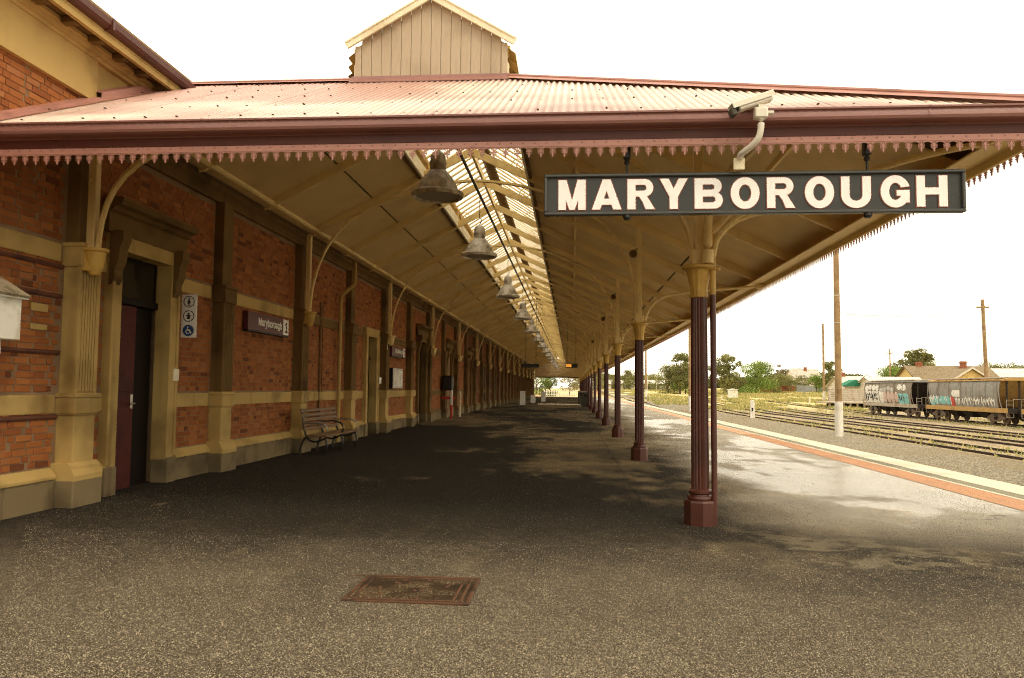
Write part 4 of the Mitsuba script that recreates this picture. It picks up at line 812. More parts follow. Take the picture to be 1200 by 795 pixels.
# bench
t = thing('platform_bench', 'slatted timber bench with iron arms against the brick wall', 'bench')
by0, by1 = 17.35, 19.95
for i in range(5):
    z = .62 + i * .105; x = -6.12 - i * .022
    put(t, 'back_slat', M().cbox(x - .015, x + .012, by0, by1, z, z + .075, .006), 'bench_wood')
for i in range(6):
    x = -6.07 + i * .085
    put(t, 'seat_slat', M().cbox(x, x + .066, by0, by1, .50 - (0.012 if i in (0, 5) else .02), .525, .006), 'bench_wood')
for y in (by0 + .08, (by0 + by1) / 2, by1 - .08):
    L = put(t, 'end_frame', M().tube(spline([(-6.24, y, 1.12), (-6.13, y, .6), (-6.08, y, .48), (-5.62, y, .47)], 14), .022, 6).tube(spline([(-5.66, y, .47), (-5.60, y, .3), (-5.66, y, .06)], 8), .022, 6).tube(spline([(-6.1, y, .48), (-6.22, y, .25), (-6.24, y, .06)], 8), .022, 6), 'black_iron', smooth=40)
    put(L, 'arm', M().tube(spline([(-6.17, y, .80), (-5.95, y, .80), (-5.68, y, .76), (-5.60, y, .66), (-5.66, y, .50)], 14), .02, 6).lathe([(0, .74), (.025, .745), (.03, .765), (.02, .785), (0, .79)], (-5.66, y, 0), 8), 'steel' if y != (by0 + by1) / 2 else 'black_iron', smooth=40)

# display case, call post, hose post
t = thing('display_case', 'silver framed display case on the brick wall under the second name sign', 'display case')
put(t, 'case', M().cbox(XB + .01, XB + .22, 27.5, 29.1, 1.60, 2.34, .012), 'black_iron'); put(t, 'frame', M().cbox(XB + .222, XB + .24, 27.5, 29.1, 1.60, 2.34, .006), 'steel'); put(t, 'pane', M().box(XB + .242, XB + .246, 27.62, 28.98, 1.68, 2.26), 'white_box')
t = thing('call_post', 'slim red and white post with a dark hood, standing by the wall', 'call post')
put(t, 'lower_post', M().cbox(-6.14, -6.04, 38.9, 39.05, .0, .75, .01), 'red_paint'); put(t, 'upper_post', M().cbox(-6.14, -6.04, 38.9, 39.05, .75, 1.75, .01), 'sign_white'); put(t, 'hood', M().cbox(-6.55, -6.02, 38.8, 39.2, 1.5, 2.25, .06), 'black_iron'); put(t, 'crossbar', M().cbox(-6.6, -5.9, 39.0, 39.04, 1.05, 1.17, .008), 'red_paint')
t = thing('hose_post', 'cream timber post beside the red and white call post', 'post')
put(t, 'post', M().cbox(-6.04, -5.95, 41.4, 41.5, 0, 1.35, .012), 'paint_pale'); put(t, 'knob', M().lathe([(0, 1.35), (.05, 1.36), (.06, 1.40), (.03, 1.44), (0, 1.45)], (-5.995, 41.45, 0), 10), 'paint_pale')

# hanging board, next-train display, bins, A boards
t = thing('hanging_sign', 'dark board hanging from two rods near the wall, far along the platform', 'sign')
put(t, 'board', M().cbox(-3.0, -1.95, 47, 47.06, 2.9, 3.13, .01), 'black_iron')
for x in (-2.8, -2.15): put(t, 'rod', M().tube([(x, 47.03, 3.13), (x, 47.03, zu(x) - .0)], .015, 6), 'black_iron')
t = thing('train_display', 'next train display with an orange lit panel, hanging far along the platform', 'display')
put(t, 'housing', M().cbox(-.42, .45, 55, 55.12, 3.12, 3.42, .01), 'black_iron')
pnl = M().box(-.38, .02, 54.99, 54.995, 3.17, 3.38)
k = put(t, 'screen', pnl, 'led_orange', label='lit orange panel'); scene[k]['emitter'] = {'type': 'area', 'radiance': rgb(0.13, 0.048, 0.006)}
for x in (-.3, .33): put(t, 'rod', M().tube([(x, 55.06, 3.42), (x, 55.06, zu(x))], .015, 6), 'black_iron')
for i, (x, y) in enumerate(((1.05, 69.5), (.82, 80))):
    t = thing('litter_bin', ('green grey litter bin with a domed lid under the verandah', 'second green grey litter bin standing behind the nearer one')[i], 'bin', 'bins by the columns')
    put(t, 'body', M().cbox(x - .1, x + .75, y, y + .8, 0, 1.28, .04), 'bin_green'); put(t, 'lid', M().cbox(x - .14, x + .79, y - .04, y + .84, 1.285, 1.40, .05), 'steel'); put(t, 'mouth', M().box(x + .1, x + .55, y - .004, y - .001, .95, 1.12), 'joint_dark')
for i, (x, y, h) in enumerate(((-4.6, 73, 1.35), (-4.1, 83, .9), (-3.3, 92, 1.2))):
    t = thing('sandwich_board', ('tall white folding board standing far along the wall', 'low white folding board beyond the tall one', 'farthest white folding board by the wall')[i], 'folding board', 'white boards along the wall')
    put(t, 'front_panel', M().bar((x, y, 0), (x, y + .2, h), .5, .03, up=(0, 1, 0)), 'sign_white'); put(t, 'back_panel', M().bar((x, y + .45, 0), (x, y + .24, h), .5, .03, up=(0, 1, 0)), 'sign_white')

# manhole cover
def cover_fn(p, n, uv):
    d1, d2, cr = voronoi(p.x * 60, p.y * 60); a = fbm(p.x * 4, p.y * 6, 0, 4)
    return mix(mix((0.018, 0.011, 0.006), (0.07, 0.042, 0.02), a), (0.30, 0.24, 0.14), smoothstep(0.5, 0.3, d1) * cr * cr * smoothstep(0.42, 0.6, a))
mat('cover_fill', proc(cover_fn), 0.7, spec=0.2)
t = thing('manhole_cover', 'rusty rectangular pit cover let into the asphalt in the foreground', 'pit cover')
mx0, mx1, my0, my1 = -1.74, -.76, 5.82, 6.62
zc = pz(-1.2) + .002
for a in ((mx0, mx1, my0, my0 + .03), (mx0, mx1, my1 - .03, my1), (mx0, mx0 + .03, my0 + .0301, my1 - .0301), (mx1 - .03, mx1, my0 + .0301, my1 - .0301), (mx0 + .06, mx0 + .085, my0 + .06, my1 - .06), (mx1 - .085, mx1 - .06, my0 + .06, my1 - .06), (mx1 - .14, mx1 - .12, my0 + .06, my1 - .06), (mx0 + .0855, mx1 - .1405, my0 + .06, my0 + .08), (mx0 + .0855, mx1 - .1405, my1 - .08, my1 - .06)):
    put(t, 'frame_bar', M().cbox(a[0], a[1], a[2], a[3], zc - .02, zc + .012, .004), 'rust')
put(t, 'cover', M().cbox(mx0 + .03, mx1 - .03, my0 + .03, my1 - .03, zc - .03, zc + .003, .003), 'cover_fill')
put(t, 'edge_strip', M().cbox(mx0 - .16, mx0 - .01, my1 - .03, my1 - .005, zc - .02, zc + .008, .003), 'rust')
m = M()
for i in range(46):
    x, y = R.uniform(mx0 + .12, mx1 - .2), R.uniform(my0 + .1, my1 - .1); r = R.uniform(.008, .02)
    m.lathe([(0, 0), (r, 0), (r * .8, .006), (0, .008)], (x, y, zc + .003), 6)
put(t, 'grit', m, 'rust', kind='stuff')

# ---------------------------------------------------------------- hopper wagons
RAILTOP = -.9 + .105
def wagon(y0, label, sides, sillm, far=False):
    """y0 = near end; 13.6 m long"""
    t = thing('hopper_wagon', label, 'railway wagon', 'grain hopper wagons on the siding')
    L = 13.4; xc = 33.05; zb = RAILTOP + .95
    def sx(s): return [(s * 1.28, zb + .30), (s * 1.40, zb + .75), (s * 1.47, zb + 1.3), (s * 1.46, zb + 1.8), (s * 1.40, zb + 2.15), (s * 1.34, zb + 2.36)]
    bod = {}
    for s in (-1, 1):
        o = sx(s); inn = [(x - s * .03, z) for x, z in reversed(o)]
        a0 = y0 + .95
        m = M(); m.ext(affinity.translate(Polygon(o + inn), xc, 0), a0, y0 + L - .95); v = m.v[-1]; v[:, 1] += np.where(v[:, 1] < y0 + L / 2, 1, -1) * (zb + 2.36 - v[:, 2]) * .26
        k = put(t, 'body_side', m, sides, smooth=30, label='curved hopper side covered in graffiti' if s < 0 else None)
        if s < 0: bod = k
        for yy in np.linspace(a0 + .05, y0 + L - 1.0, 7): put(t, 'side_post', M().ribbon([(xc + x + s * .02, yy, z) for x, z in o], .05, .05), sides)
    o = sx(1)
    put(t, 'roof', M().ext(affinity.translate(Polygon([(-1.46, zb + 2.34), (1.46, zb + 2.34), (1.46, zb + 2.40), (.6, zb + 2.55), (-.6, zb + 2.55), (-1.46, zb + 2.40)]), xc, 0), y0 + .8, y0 + L - .8), 'wagon_tan' if sillm == 'wagon_tan' else 'wagon_grey')
    m = M()
    for yy in np.arange(y0 + 1.2, y0 + L - 1.8, 1.35): m.cbox(xc - 1.3, xc + 1.3, yy, yy + 1.15, zb + 2.50, zb + 2.60, .02)
    put(t, 'roof_hatch', m, 'timber_grey')
    for e, (ya, yb) in enumerate(((y0 + .98, y0 + 2.9), (y0 + L - .98, y0 + L - 2.9))):
        m = M().put([(xc - 1.33, ya, zb + 2.34), (xc + 1.33, ya, zb + 2.34), (xc + 1.26, yb, zb + .32), (xc - 1.26, yb, zb + .32)], [[0, 1, 2, 3]])
        put(t, 'end_slope', m, 'wagon_tan' if sillm == 'wagon_tan' else 'wagon_dark')
        m = M()
        for x in (-.9, 0, .9): m.bar((xc + x, ya + (.1 if e == 0 else -.1), zb + .2), (xc + x, ya, zb + 2.3), .1, .1, up=(0, 1, 0))
        put(t, 'end_post', m, 'wagon_dark')
    for s in (-1, 1): put(t, 'sill', M().cbox(xc + s * 1.30 - .05, xc + s * 1.30 + .05, y0 + .25, y0 + L - .25, zb - .05, zb + .30, .01), sillm, label='side sill with sprayed lettering' if s < 0 else None)
    put(t, 'underframe', M().cbox(xc - .5, xc + .5, y0 + .1, y0 + L - .1, zb - .15, zb + .25, .02).cbox(xc - 1.3, xc + 1.3, y0 + .25, y0 + .5, zb - .05, zb + .28, .02).cbox(xc - 1.3, xc + 1.3, y0 + L - .5, y0 + L - .25, zb - .05, zb + .28, .02), 'wagon_dark')
    for yy in (y0 + 4.6, y0 + 7.0, y0 + 9.4):
        h = trimesh.convex.convex_hull(np.array([(xc + x, yy + d, z) for x, d, z in [(sx_ * 1.2, sy_ * 1.1, zb + .28) for sx_ in (-1, 1) for sy_ in (-1, 1)] + [(sx_ * .55, sy_ * .45, zb - .55) for sx_ in (-1, 1) for sy_ in (-1, 1)]]))
        put(t, 'chute', M().tm(h), 'wagon_dark')
    for yc in (y0 + 2.2, y0 + L - 2.2):
        b = put(t, 'bogie', M().cbox(xc - 1.15, xc + 1.15, yc - .2, yc + .2, zb - .42, zb - .08, .03), 'wagon_dark')
        for s in (-1, 1):
            pr = Polygon([(yc - 1.25, zb - .45), (yc - .95, zb - .30), (yc - .35, zb - .12), (yc + .35, zb - .12), (yc + .95, zb - .30), (yc + 1.25, zb - .45), (yc + 1.15, zb - .62), (yc + .8, zb - .55), (yc + .35, zb - .72), (yc - .35, zb - .72), (yc - .8, zb - .55), (yc - 1.15, zb - .62)]).difference(union_all([sbox(yc - .28, zb - .6, yc + .28, zb - .25)]))
            put(b, 'side_frame', M().ext(pr, xc + s * 1.05 - .06, xc + s * 1.05 + .06, 'x'), 'wheel_steel')
            for d in (-.9, .9):
                put(b, 'wheel', M().lathe([(0, -.06), (.38, -.06), (.43, -.05), (.43, .05), (.47, .06), (.47, .085), (.36, .085), (0, .07)], (0, 0, 0), 22), 'wheel_steel', smooth=30, at=T().translate([xc + s * .82, yc + d, RAILTOP + .435]).rotate([0, 1, 0], -90 * s))
    for e in (y0 - .25, y0 + L + .05): put(t, 'coupler', M().cbox(xc - .14, xc + .14, e, e + .4, zb - .12, zb + .16, .03), 'wagon_dark')
    for e in (y0 + .3, y0 + L - .3):
        m = M()
        for x in (-1.33, -.85): m.tube([(xc + x, e, zb - .4), (xc + x, e, zb + .95)], .02, 5)
        for z in np.arange(zb - .35, zb + .9, .3): m.tube([(xc - 1.33, e, z), (xc - .85, e, z)], .016, 5)
        m.tube([(xc - .85, e, zb + .95), (xc + 1.3, e, zb + .95)], .02, 5); m.tube([(xc + 1.3, e, zb + .2), (xc + 1.3, e, zb + .95)], .02, 5)
        put(t, 'ladder', m, 'timber_grey')
    return t, xc, zb, L
def spray(t, y0, xc, zb, items, seed):
    """loose spray-paint shapes laid just proud of the near side"""
    r = random.Random(seed)
    def xside(z): return xc + np.interp(z - zb, [.30, .75, 1.3, 1.8, 2.15, 2.36], [-1.28, -1.40, -1.47, -1.46, -1.40, -1.34]) - .012
    m = M()
    for (ya, yb, za, zb2, col, style) in items:
        shapes = []
        if style == 'block': shapes.append(sbox(ya, za, yb, zb2).buffer(-.12).buffer(.25, 3))
        if style == 'bubble':
            n = max(2, int((yb - ya) / .8))
            for i in range(n):
                c = ya + (i + .5) * (yb - ya) / n; shapes.append(affinity.scale(Point(c, (za + zb2) / 2 + r.uniform(-.1, .1)).buffer(.5, 5), (yb - ya) / n * 1.05, (zb2 - za) * r.uniform(.85, 1.1)))
        if style == 'tag':
            n = max(3, int((yb - ya) / .42)); h = zb2 - za
            for i in range(n):
                c = ya + (i + .5) * (yb - ya) / n; w = (yb - ya) / n * .8
                pts = [(c + r.uniform(-.5, .5) * w, za + h * r.uniform(0, .25)), (c + r.uniform(-.6, .1) * w, za + h * r.uniform(.7, 1)), (c + r.uniform(0, .6) * w, za + h * r.uniform(.3, .6)), (c + r.uniform(.2, .8) * w, za + h * r.uniform(.75, 1.05)), (c + r.uniform(.2, .7) * w, za + h * r.uniform(0, .3))]
                shapes.append(LineString(pts[:r.choice((3, 4, 5))]).buffer(.055 if h < .8 else .08, 2))
        for g in shapes:
            for q in getattr(g, 'geoms', [g]):
                tm = trimesh.creation.extrude_polygon(q, .004, engine='earcut').subdivide(); v = tm.vertices
                m.put(np.stack([xside(v[:, 1] + zb) - v[:, 2] - r.uniform(.001, .006), y0 + v[:, 0], zb + v[:, 1]], -1), tm.faces[:, ::-1], col=col)
    put(t, 'graffiti', m, 'spray', label='white, pink and turquoise sprayed shapes on the side')
WHT, PNK, TUR, BLK, RED_, GRY = (.72, .70, .64), (.58, .44, .38), (.22, .52, .52), (.03, .03, .03), (.5, .07, .05), (.45, .44, .42)
w1 = wagon(73.3, 'hopper wagon with pale bubble graffiti, farthest from the platform camera', 'wagon_brown', 'timber_grey')
spray(w1[0], 73.3, w1[1], w1[2], [(8.6, 12.2, 1.55, 2.15, WHT, 'bubble'), (7.6, 12.3, .45, 1.35, WHT, 'block'), (9.0, 12.2, .5, 1.3, BLK, 'tag'), (4.0, 7.6, .42, 1.5, PNK, 'bubble'), (1.9, 4.0, .42, 1.15, TUR, 'block'), (2.2, 4.2, 1.5, 2.1, WHT, 'bubble'), (5.0, 8.4, 1.45, 1.9, GRY, 'bubble'), (2.0, 4.0, .5, 1.1, BLK, 'tag')], 3)
w2 = wagon(58.6, 'grey hopper wagon with white tags above a tan sill, middle of the three', 'wagon_grey', 'wagon_tan')
spray(w2[0], 58.6, w2[1], w2[2], [(8.4, 12.2, .38, 1.05, TUR, 'bubble'), (8.2, 12.3, .40, 1.1, WHT, 'tag'), (8.3, 12.2, .5, 1.15, WHT, 'tag'), (7.9, 8.3, .38, .95, RED_, 'block'), (1.6, 7.6, .42, 1.05, WHT, 'tag'), (6.8, 8.0, 1.2, 1.5, WHT, 'block')], 5)
w3 = wagon(43.9, 'tan hopper wagon at the right edge of the view', 'wagon_tan', 'wagon_tan')
spray(w3[0], 43.9, w3[1], w3[2], [(8, 12, .4, 1.1, WHT, 'tag')], 8)

# ---------------------------------------------------------------- power poles, posts, lineside things
def pole(x, y, h, r, label, white=1.6, arms=0, lean=0.0):
    t = thing('power_pole', label, 'pole', 'timber poles across the yard')
    z = float(gz(x, y)); x2 = x + lean
    put(t, 'pole', M().tube([(x + lean * q, y, z - .3 + (h + .3) * q) for q in np.linspace(0, 1, 8)], np.linspace(r, r * .72, 8), 12), 'timber_pole', smooth=40)
    if white: put(t, 'white_band', M().tube([(x, y, z - .1), (x + lean * white / h, y, z + white)], [r * 1.12, r * 1.08], 14), 'white_paint', smooth=40, label='flaking whitewash round the foot')
    if h > 9 and r > .15:
        m = M()
        for q in (.58, .72): m.tube([(x + lean * q, y, z + h * q - .02), (x + lean * q, y, z + h * q + .03)], r * .9, 12)
        put(t, 'strap', m, 'steel', smooth=40)
    for a in range(arms):
        put(t, 'crossarm', M().cbox(x2 - .62, x2 + .62, y - .07, y + .07, z + h - .9 - a * .8, z + h - .76 - a * .8, .01), 'timber_pole')
        m = M()
        for q in (-.55, -.25, .25, .55): m.lathe([(0, 0), (.05, .0), (.06, .08), (.03, .12), (0, .13)], (x2 + q, y, z + h - .76 - a * .8), 8)
        put(t, 'insulator', m, 'white_paint', kind='stuff')
    return t
pole(14.8, 44, 10.9, .20, 'thick timber pole with a white foot beside the ballast, right of the near column', 1.95)
pole(13.4, 88, 9.6, .24, 'timber pole with a white foot seen just left of the near column', 1.75)
pole(14.4, 150, 11.4, .2, 'timber pole with a white foot beyond the second column', 1.6)
pole(42.7, 134, 13.2, .21, 'thin timber pole with a white foot beside the slatted fence', 1.7)
pole(43.4, 84, 12.1, .22, 'leaning pole with a crossarm behind the wagons', 0, 1, -.25)
pole(29.2, 240, 11.3, .13, 'slender distant pole above the pale buildings', 0)
pole(48.0, 205, 7.2, .13, 'slender pale pole in front of the big green tree', 0)
pole(60.0, 150, 9.2, .14, 'distant pole with a crossarm behind the white roof', 0, 1)
for i, (x, y) in enumerate(((30.1, 230), (26.2, 240), (23.0, 235))):
    t = thing('street_lamp', f'{ORD[i]} small pale street lamp from the right among the distant trees', 'street lamp', 'distant street lamps')
    z = float(gz(x, y)); put(t, 'pole', M().tube([(x, y, z), (x, y, z + 4.4), (x - .1, y, z + 4.5)], .07, 6), 'white_paint'); put(t, 'head', M().cbox(x - .7, x + .05, y - .12, y + .12, z + 4.45, z + 4.58, .03), 'white_paint')
t = thing('marker_post', 'white post with a dark number plate between the ballast and the tracks', 'post')
z = -1.0; put(t, 'post', M().cbox(16.0, 16.34, 70.4, 70.6, z, z + 1.72, .02), 'white_paint'); put(t, 'second_post', M().cbox(16.16, 16.5, 70.9, 71.05, z, z + 1.5, .02), 'white_paint'); put(t, 'plate', M().cbox(16.1, 16.24, 70.38, 70.398, z + .75, z + 1.05, .003), 'black_iron')
t = thing('relay_box', 'white signalling box with a shallow roof on the grass', 'equipment box')
z = float(gz(29.7, 144)) - .1; put(t, 'body', M().cbox(28.9, 30.5, 144, 145.2, z, z + 1.75, .02), 'white_paint'); put(t, 'roof', M().ext(Polygon([(28.75, z + 1.751), (30.65, z + 1.751), (30.65, z + 1.80), (29.7, z + 1.98), (28.75, z + 1.80)]), 143.85, 145.35), 'white_paint'); put(t, 'door', M().cbox(29.1, 30.3, 143.98, 143.999, z + .15, z + 1.6, .005), 'white_box')
for i, (x, y, h) in enumerate(((24.5, 128, .9), (35.5, 118, .9))):
    t = thing('signal_stub', ('low pale marker stake in the grass left of the white box', 'low pale marker stake in the grass near the slatted fence')[i], 'stake', 'low stakes in the grass')
    z = float(gz(x, y)); put(t, 'stake', M().cbox(x - .12, x + .12, y, y + .12, z - .1, z + h, .02), 'paint_pale'); put(t, 'top', M().cbox(x - .16, x + .16, y - .03, y + .15, z + h, z + h + .08, .02), 'white_paint')
t = thing('loading_bank', 'low timber edged loading bank with a face coloured dark as shadow behind the thick pole', 'loading bank')
z = float(gz(39, 108)); put(t, 'deck', M().box(34.2, 45, 106, 111, z + .55, z + .72), 'timber_grey')
for x in np.arange(34.4, 45, .9): put(t, 'pile', M().cbox(x, x + .25, 106.05, 106.25, z - .2, z + .548, .02), 'sleeper')
put(t, 'back', M().box(34.3, 45, 106.6, 106.7, z - .2, z + .548), 'joint_dark')  # near-black board stands for the shadow under the deck
t = thing('slat_fence', 'weathered pale fence of horizontal boards behind the wagons', 'fence', None)
z = float(gz(39, 113)) + .3
for i in range(7): put(t, 'slat', M().cbox(36.4, 41.6, 112.6 + R.uniform(-.02, .02), 112.66, z + i * .31, z + i * .31 + .24, .01), 'timber_grey')
for x in (36.5, 38.2, 39.9, 41.5): put(t, 'post', M().cbox(x - .07, x + .07, 112.67, 112.8, z - .5, z + 2.25, .01), 'timber_grey')
def panel_fence(x0, x1, y, h, matn, label, n):
    t = thing('panel_fence', label, 'fence'); w = (x1 - x0) / n
    for i in range(n):
        z = float(gz(x0 + (i + .5) * w, y)) - .1; put(t, 'panel', M().cbox(x0 + i * w + .02, x0 + (i + 1) * w - .02, y, y + .06, z, z + h, .01), matn)
        put(t, 'post', M().cbox(x0 + i * w - .05, x0 + i * w + .05, y - .08, y - .005, z - .2, z + h + .1, .01), matn)
panel_fence(51.5, 60.8, 215, 1.75, 'fence_red', 'red panel fence below the green trees', 5)
panel_fence(61.0, 73, 214, 1.85, 'fence_grey', 'grey metal panel fence right of the red fence', 6)

# houses
def house(key, label, x0, x1, y0, y1, zw, zr, wallm, roofm, ridge='x', chim=(), gable=None, wins=()):
    t = thing(key, label, 'house' if key == 'house' else 'building'); z = float(gz((x0 + x1) / 2, y0)) - .6
    put(t, 'wall', M().cbox(x0, x1, y0, y1, z, zw, .02), wallm)
    o = .45
    if ridge == 'x':
        ym = (y0 + y1) / 2
        v = [(x0 - o, y0 - o, zw - .12), (x1 + o, y0 - o, zw - .12), (x1 + o, ym, zr), (x0 - o, ym, zr), (x0 - o, y1 + o, zw - .12), (x1 + o, y1 + o, zw - .12)]
        rf = put(t, 'roof', M().put(v, [[0, 1, 2, 3], [3, 2, 5, 4]]).put(np.array(v) - [0, 0, .12], [[3, 2, 1, 0], [4, 5, 2, 3]]), roofm)
        for xg in (x0, x1): put(t, 'gable', M().put([(xg, y0, zw), (xg, y1, zw), (xg, ym, zr - .15)], [[0, 1, 2]]), wallm)
    else:
        xm = (x0 + x1) / 2
        v = [(x0 - o, y0 - o, zw - .12), (x0 - o, y1 + o, zw - .12), (xm, y1 + o, zr), (xm, y0 - o, zr), (x1 + o, y0 - o, zw - .12), (x1 + o, y1 + o, zw - .12)]
        rf = put(t, 'roof', M().put(v, [[0, 1, 2, 3], [3, 2, 5, 4]]).put(np.array(v) - [0, 0, .12], [[3, 2, 1, 0], [4, 5, 2, 3]]), roofm)
        for yg in (y0, y1): put(t, 'gable', M().put([(x0, yg, zw), (x1, yg, zw), (xm, yg, zr - .15)], [[0, 1, 2]]), wallm)
        put(t, 'barge_board', M().bar((x0 - o, y0 - o - .02, zw - .1), (xm, y0 - o - .02, zr + .02), .05, .22).bar((x1 + o, y0 - o - .02, zw - .1), (xm, y0 - o - .02, zr + .02), .05, .22), 'house_white')
    for (cx, cy, cz) in chim: put(rf, 'chimney', M().cbox(cx - .4, cx + .4, cy - .3, cy + .3, zw, cz, .02).cbox(cx - .47, cx + .47, cy - .37, cy + .37, cz - .3, cz - .15, .02), 'chimney_brick')
    for wx in wins:
        w = put(t, 'window', M().cbox(wx - .55, wx + .55, y0 - .05, y0 - .002, zw - 1.9, zw - .5, .01), 'house_white'); put(w, 'pane', M().box(wx - .46, wx + .46, y0 - .056, y0 - .052, zw - 1.8, zw - .6), 'dark_glass')
    return t
house('house', 'yellow weatherboard house with a brown roof and two chimneys behind the wagons', 51.8, 63.5, 119, 128, 3.1, 5.6, 'house_wall', 'house_roof', 'x', ((53.7, 123.5, 6.2), (59.8, 122.5, 6.3)), wins=(54, 58, 61))
house('house', 'yellow gabled wing of the brown roofed house', 54.2, 58.8, 113.6, 118.4, 3.35, 5.0, 'house_wall', 'house_roof', 'z', (), wins=(56.5,))
house('shed', 'long low shed with a white roof between the green tree and the yellow house', 43.6, 50.6, 114, 121, 2.6, 3.75, 'house_white', 'house_tin')
house('house', 'white house with a pale roof beside the pole', 44.4, 48.4, 129, 137, 2.5, 4.1, 'house_white', 'house_tin', 'x', ((45.4, 133, 4.7),))
t = thing('awning', 'dark green awning in front of the pale roofed house', 'awning')
put(t, 'canopy', M().put([(40.9, 120, 2.35), (45.0, 120, 2.35), (43.0, 120.0, 3.35), (40.9, 123, 2.35), (45.0, 123, 2.35), (43.0, 123, 3.35)], [[0, 1, 2, 2], [3, 5, 4, 4], [0, 2, 5, 3], [1, 4, 5, 2]]), 'green_cloth')
for x in (41.1, 44.8): put(t, 'post', M().tube([(x, 120.2, 0), (x, 120.2, 2.4)], .05, 6), 'house_white')
house('house', 'pale roofed house half hidden among the trees', 69.5, 77.5, 246, 256, 5.6, 8.4, 'house_white', 'house_tile_red', 'x', ((74, 250, 9),))
house('building', 'long pale building in the distance behind the second column', 20.0, 32.0, 252, 262, 3.4, 4.6, 'house_white', 'house_tin', wins=(22, 25, 28, 31))
house('building', 'small pale distant building beside the long one', 12.2, 17.5, 262, 270, 3.4, 4.7, 'house_white', 'house_tin', wins=(14, 16))
house('shed', 'pale shed with a grey roof at the right edge behind the wagons', 66, 84, 130, 140, 4.2, 5.6, 'house_white', 'house_tin')

# ---------------------------------------------------------------- trees
G1, G2, G3 = (.235, .235, .092), (.24, .32, .085), (.33, .30, .13)
def tree(x, y, h, hw, label, kind='round', base=G1, seed=1, n=3200, z=None, ls=None, low=.28):
    h = h * (.84 if z is None else 1.0); ls = ls or max(.16, h * .026)
    t = thing('tree', label, 'tree'); r = np.random.default_rng(seed); z = float(gz(x, y)) - .1 if z is None else z
    tr = max(.12, h * .022); tp = z + h * .62
    m = M().tube([(x + math.sin(q * 2) * .15, y, z - .2 + (tp - z) * q) for q in np.linspace(0, 1, 7)], np.linspace(tr * 1.25, tr * .45, 7), 8)
    cl = []
    if kind == 'gum': n = int(n * .72)
    if kind == 'round': nc = 26
    elif kind == 'gum': nc = 30
    elif kind == 'flat': nc = 16
    else: nc = 9
    for i in range(nc):
        a = r.uniform(0, 2 * math.pi); q = r.uniform(0, 1)
        if kind == 'round': zz = low + (1 - low) * q; rad = hw * math.sqrt(max(.05, 1 - ((q - .4) / .66) ** 2)) * r.uniform(.35, .85)
        elif kind == 'gum': zz = .28 + .68 * q; rad = hw * r.uniform(.2, .95) * (1 - .35 * q)
        elif kind == 'flat': zz = .72 + .2 * q; rad = hw * r.uniform(.2, .95)
        else: zz = .4 + .6 * q; rad = hw * r.uniform(.1, .7)
        c = np.array([x + rad * math.cos(a), y + rad * math.sin(a), z + h * zz - h * .06])
        cr = {'round': hw * .42, 'gum': hw * .28, 'flat': hw * .36}.get(kind, hw * .3) * r.uniform(.7, 1.25)
        cl.append((c, cr))
        if i % 2 == 0 or kind != 'round':
            s = np.array([x, y, z + h * max(.22, zz * .5)]); m.tube([s, (s + c) / 2 + [0, 0, h * .02], c], [tr * .4, tr * .28, tr * .1], 5)
    put(t, 'trunk', m, 'trunk_bark', smooth=40)
    ls = ls or max(.2, h * .032)
    per = n // nc; V, Fc, Cc = [], [], []
    for c, cr in cl:
        d = r.normal(size=(per, 3)); d /= np.linalg.norm(d, axis=1, keepdims=True); rad = cr * r.uniform(.35, 1.08, (per, 1)) ** .6
        p = c + d * rad * [1, 1, .72]
        u = r.normal(size=(per, 3)); u /= np.linalg.norm(u, axis=1, keepdims=True); w = np.cross(u, r.normal(size=(per, 3))); w /= np.linalg.norm(w, axis=1, keepdims=True)
        sz = ls * r.uniform(.6, 1.3, (per, 1))
        q = np.stack([p - u * sz, p - w * sz * .55, p + u * sz, p + w * sz * .55], 1).reshape(-1, 3)
        k = sum(len(v) for v in V); V.append(q); Fc.append(np.arange(per * 4).reshape(-1, 4) + k)
        tone = r.uniform(.72, 1.35); cc = np.array(base) * tone * r.uniform(.8, 1.2, (per, 1)) + [0.012, .006, 0] * r.uniform(0, 1, (per, 1)); Cc.append(np.repeat(cc, 4, 0))
    k = K(t + '__crown'); F = np.vstack(Fc); F = np.vstack([F[:, [0, 1, 2]], F[:, [0, 2, 3]]])
    scene[k] = ply((np.vstack(V), F), 'leaf', color=np.vstack(Cc))
    return t
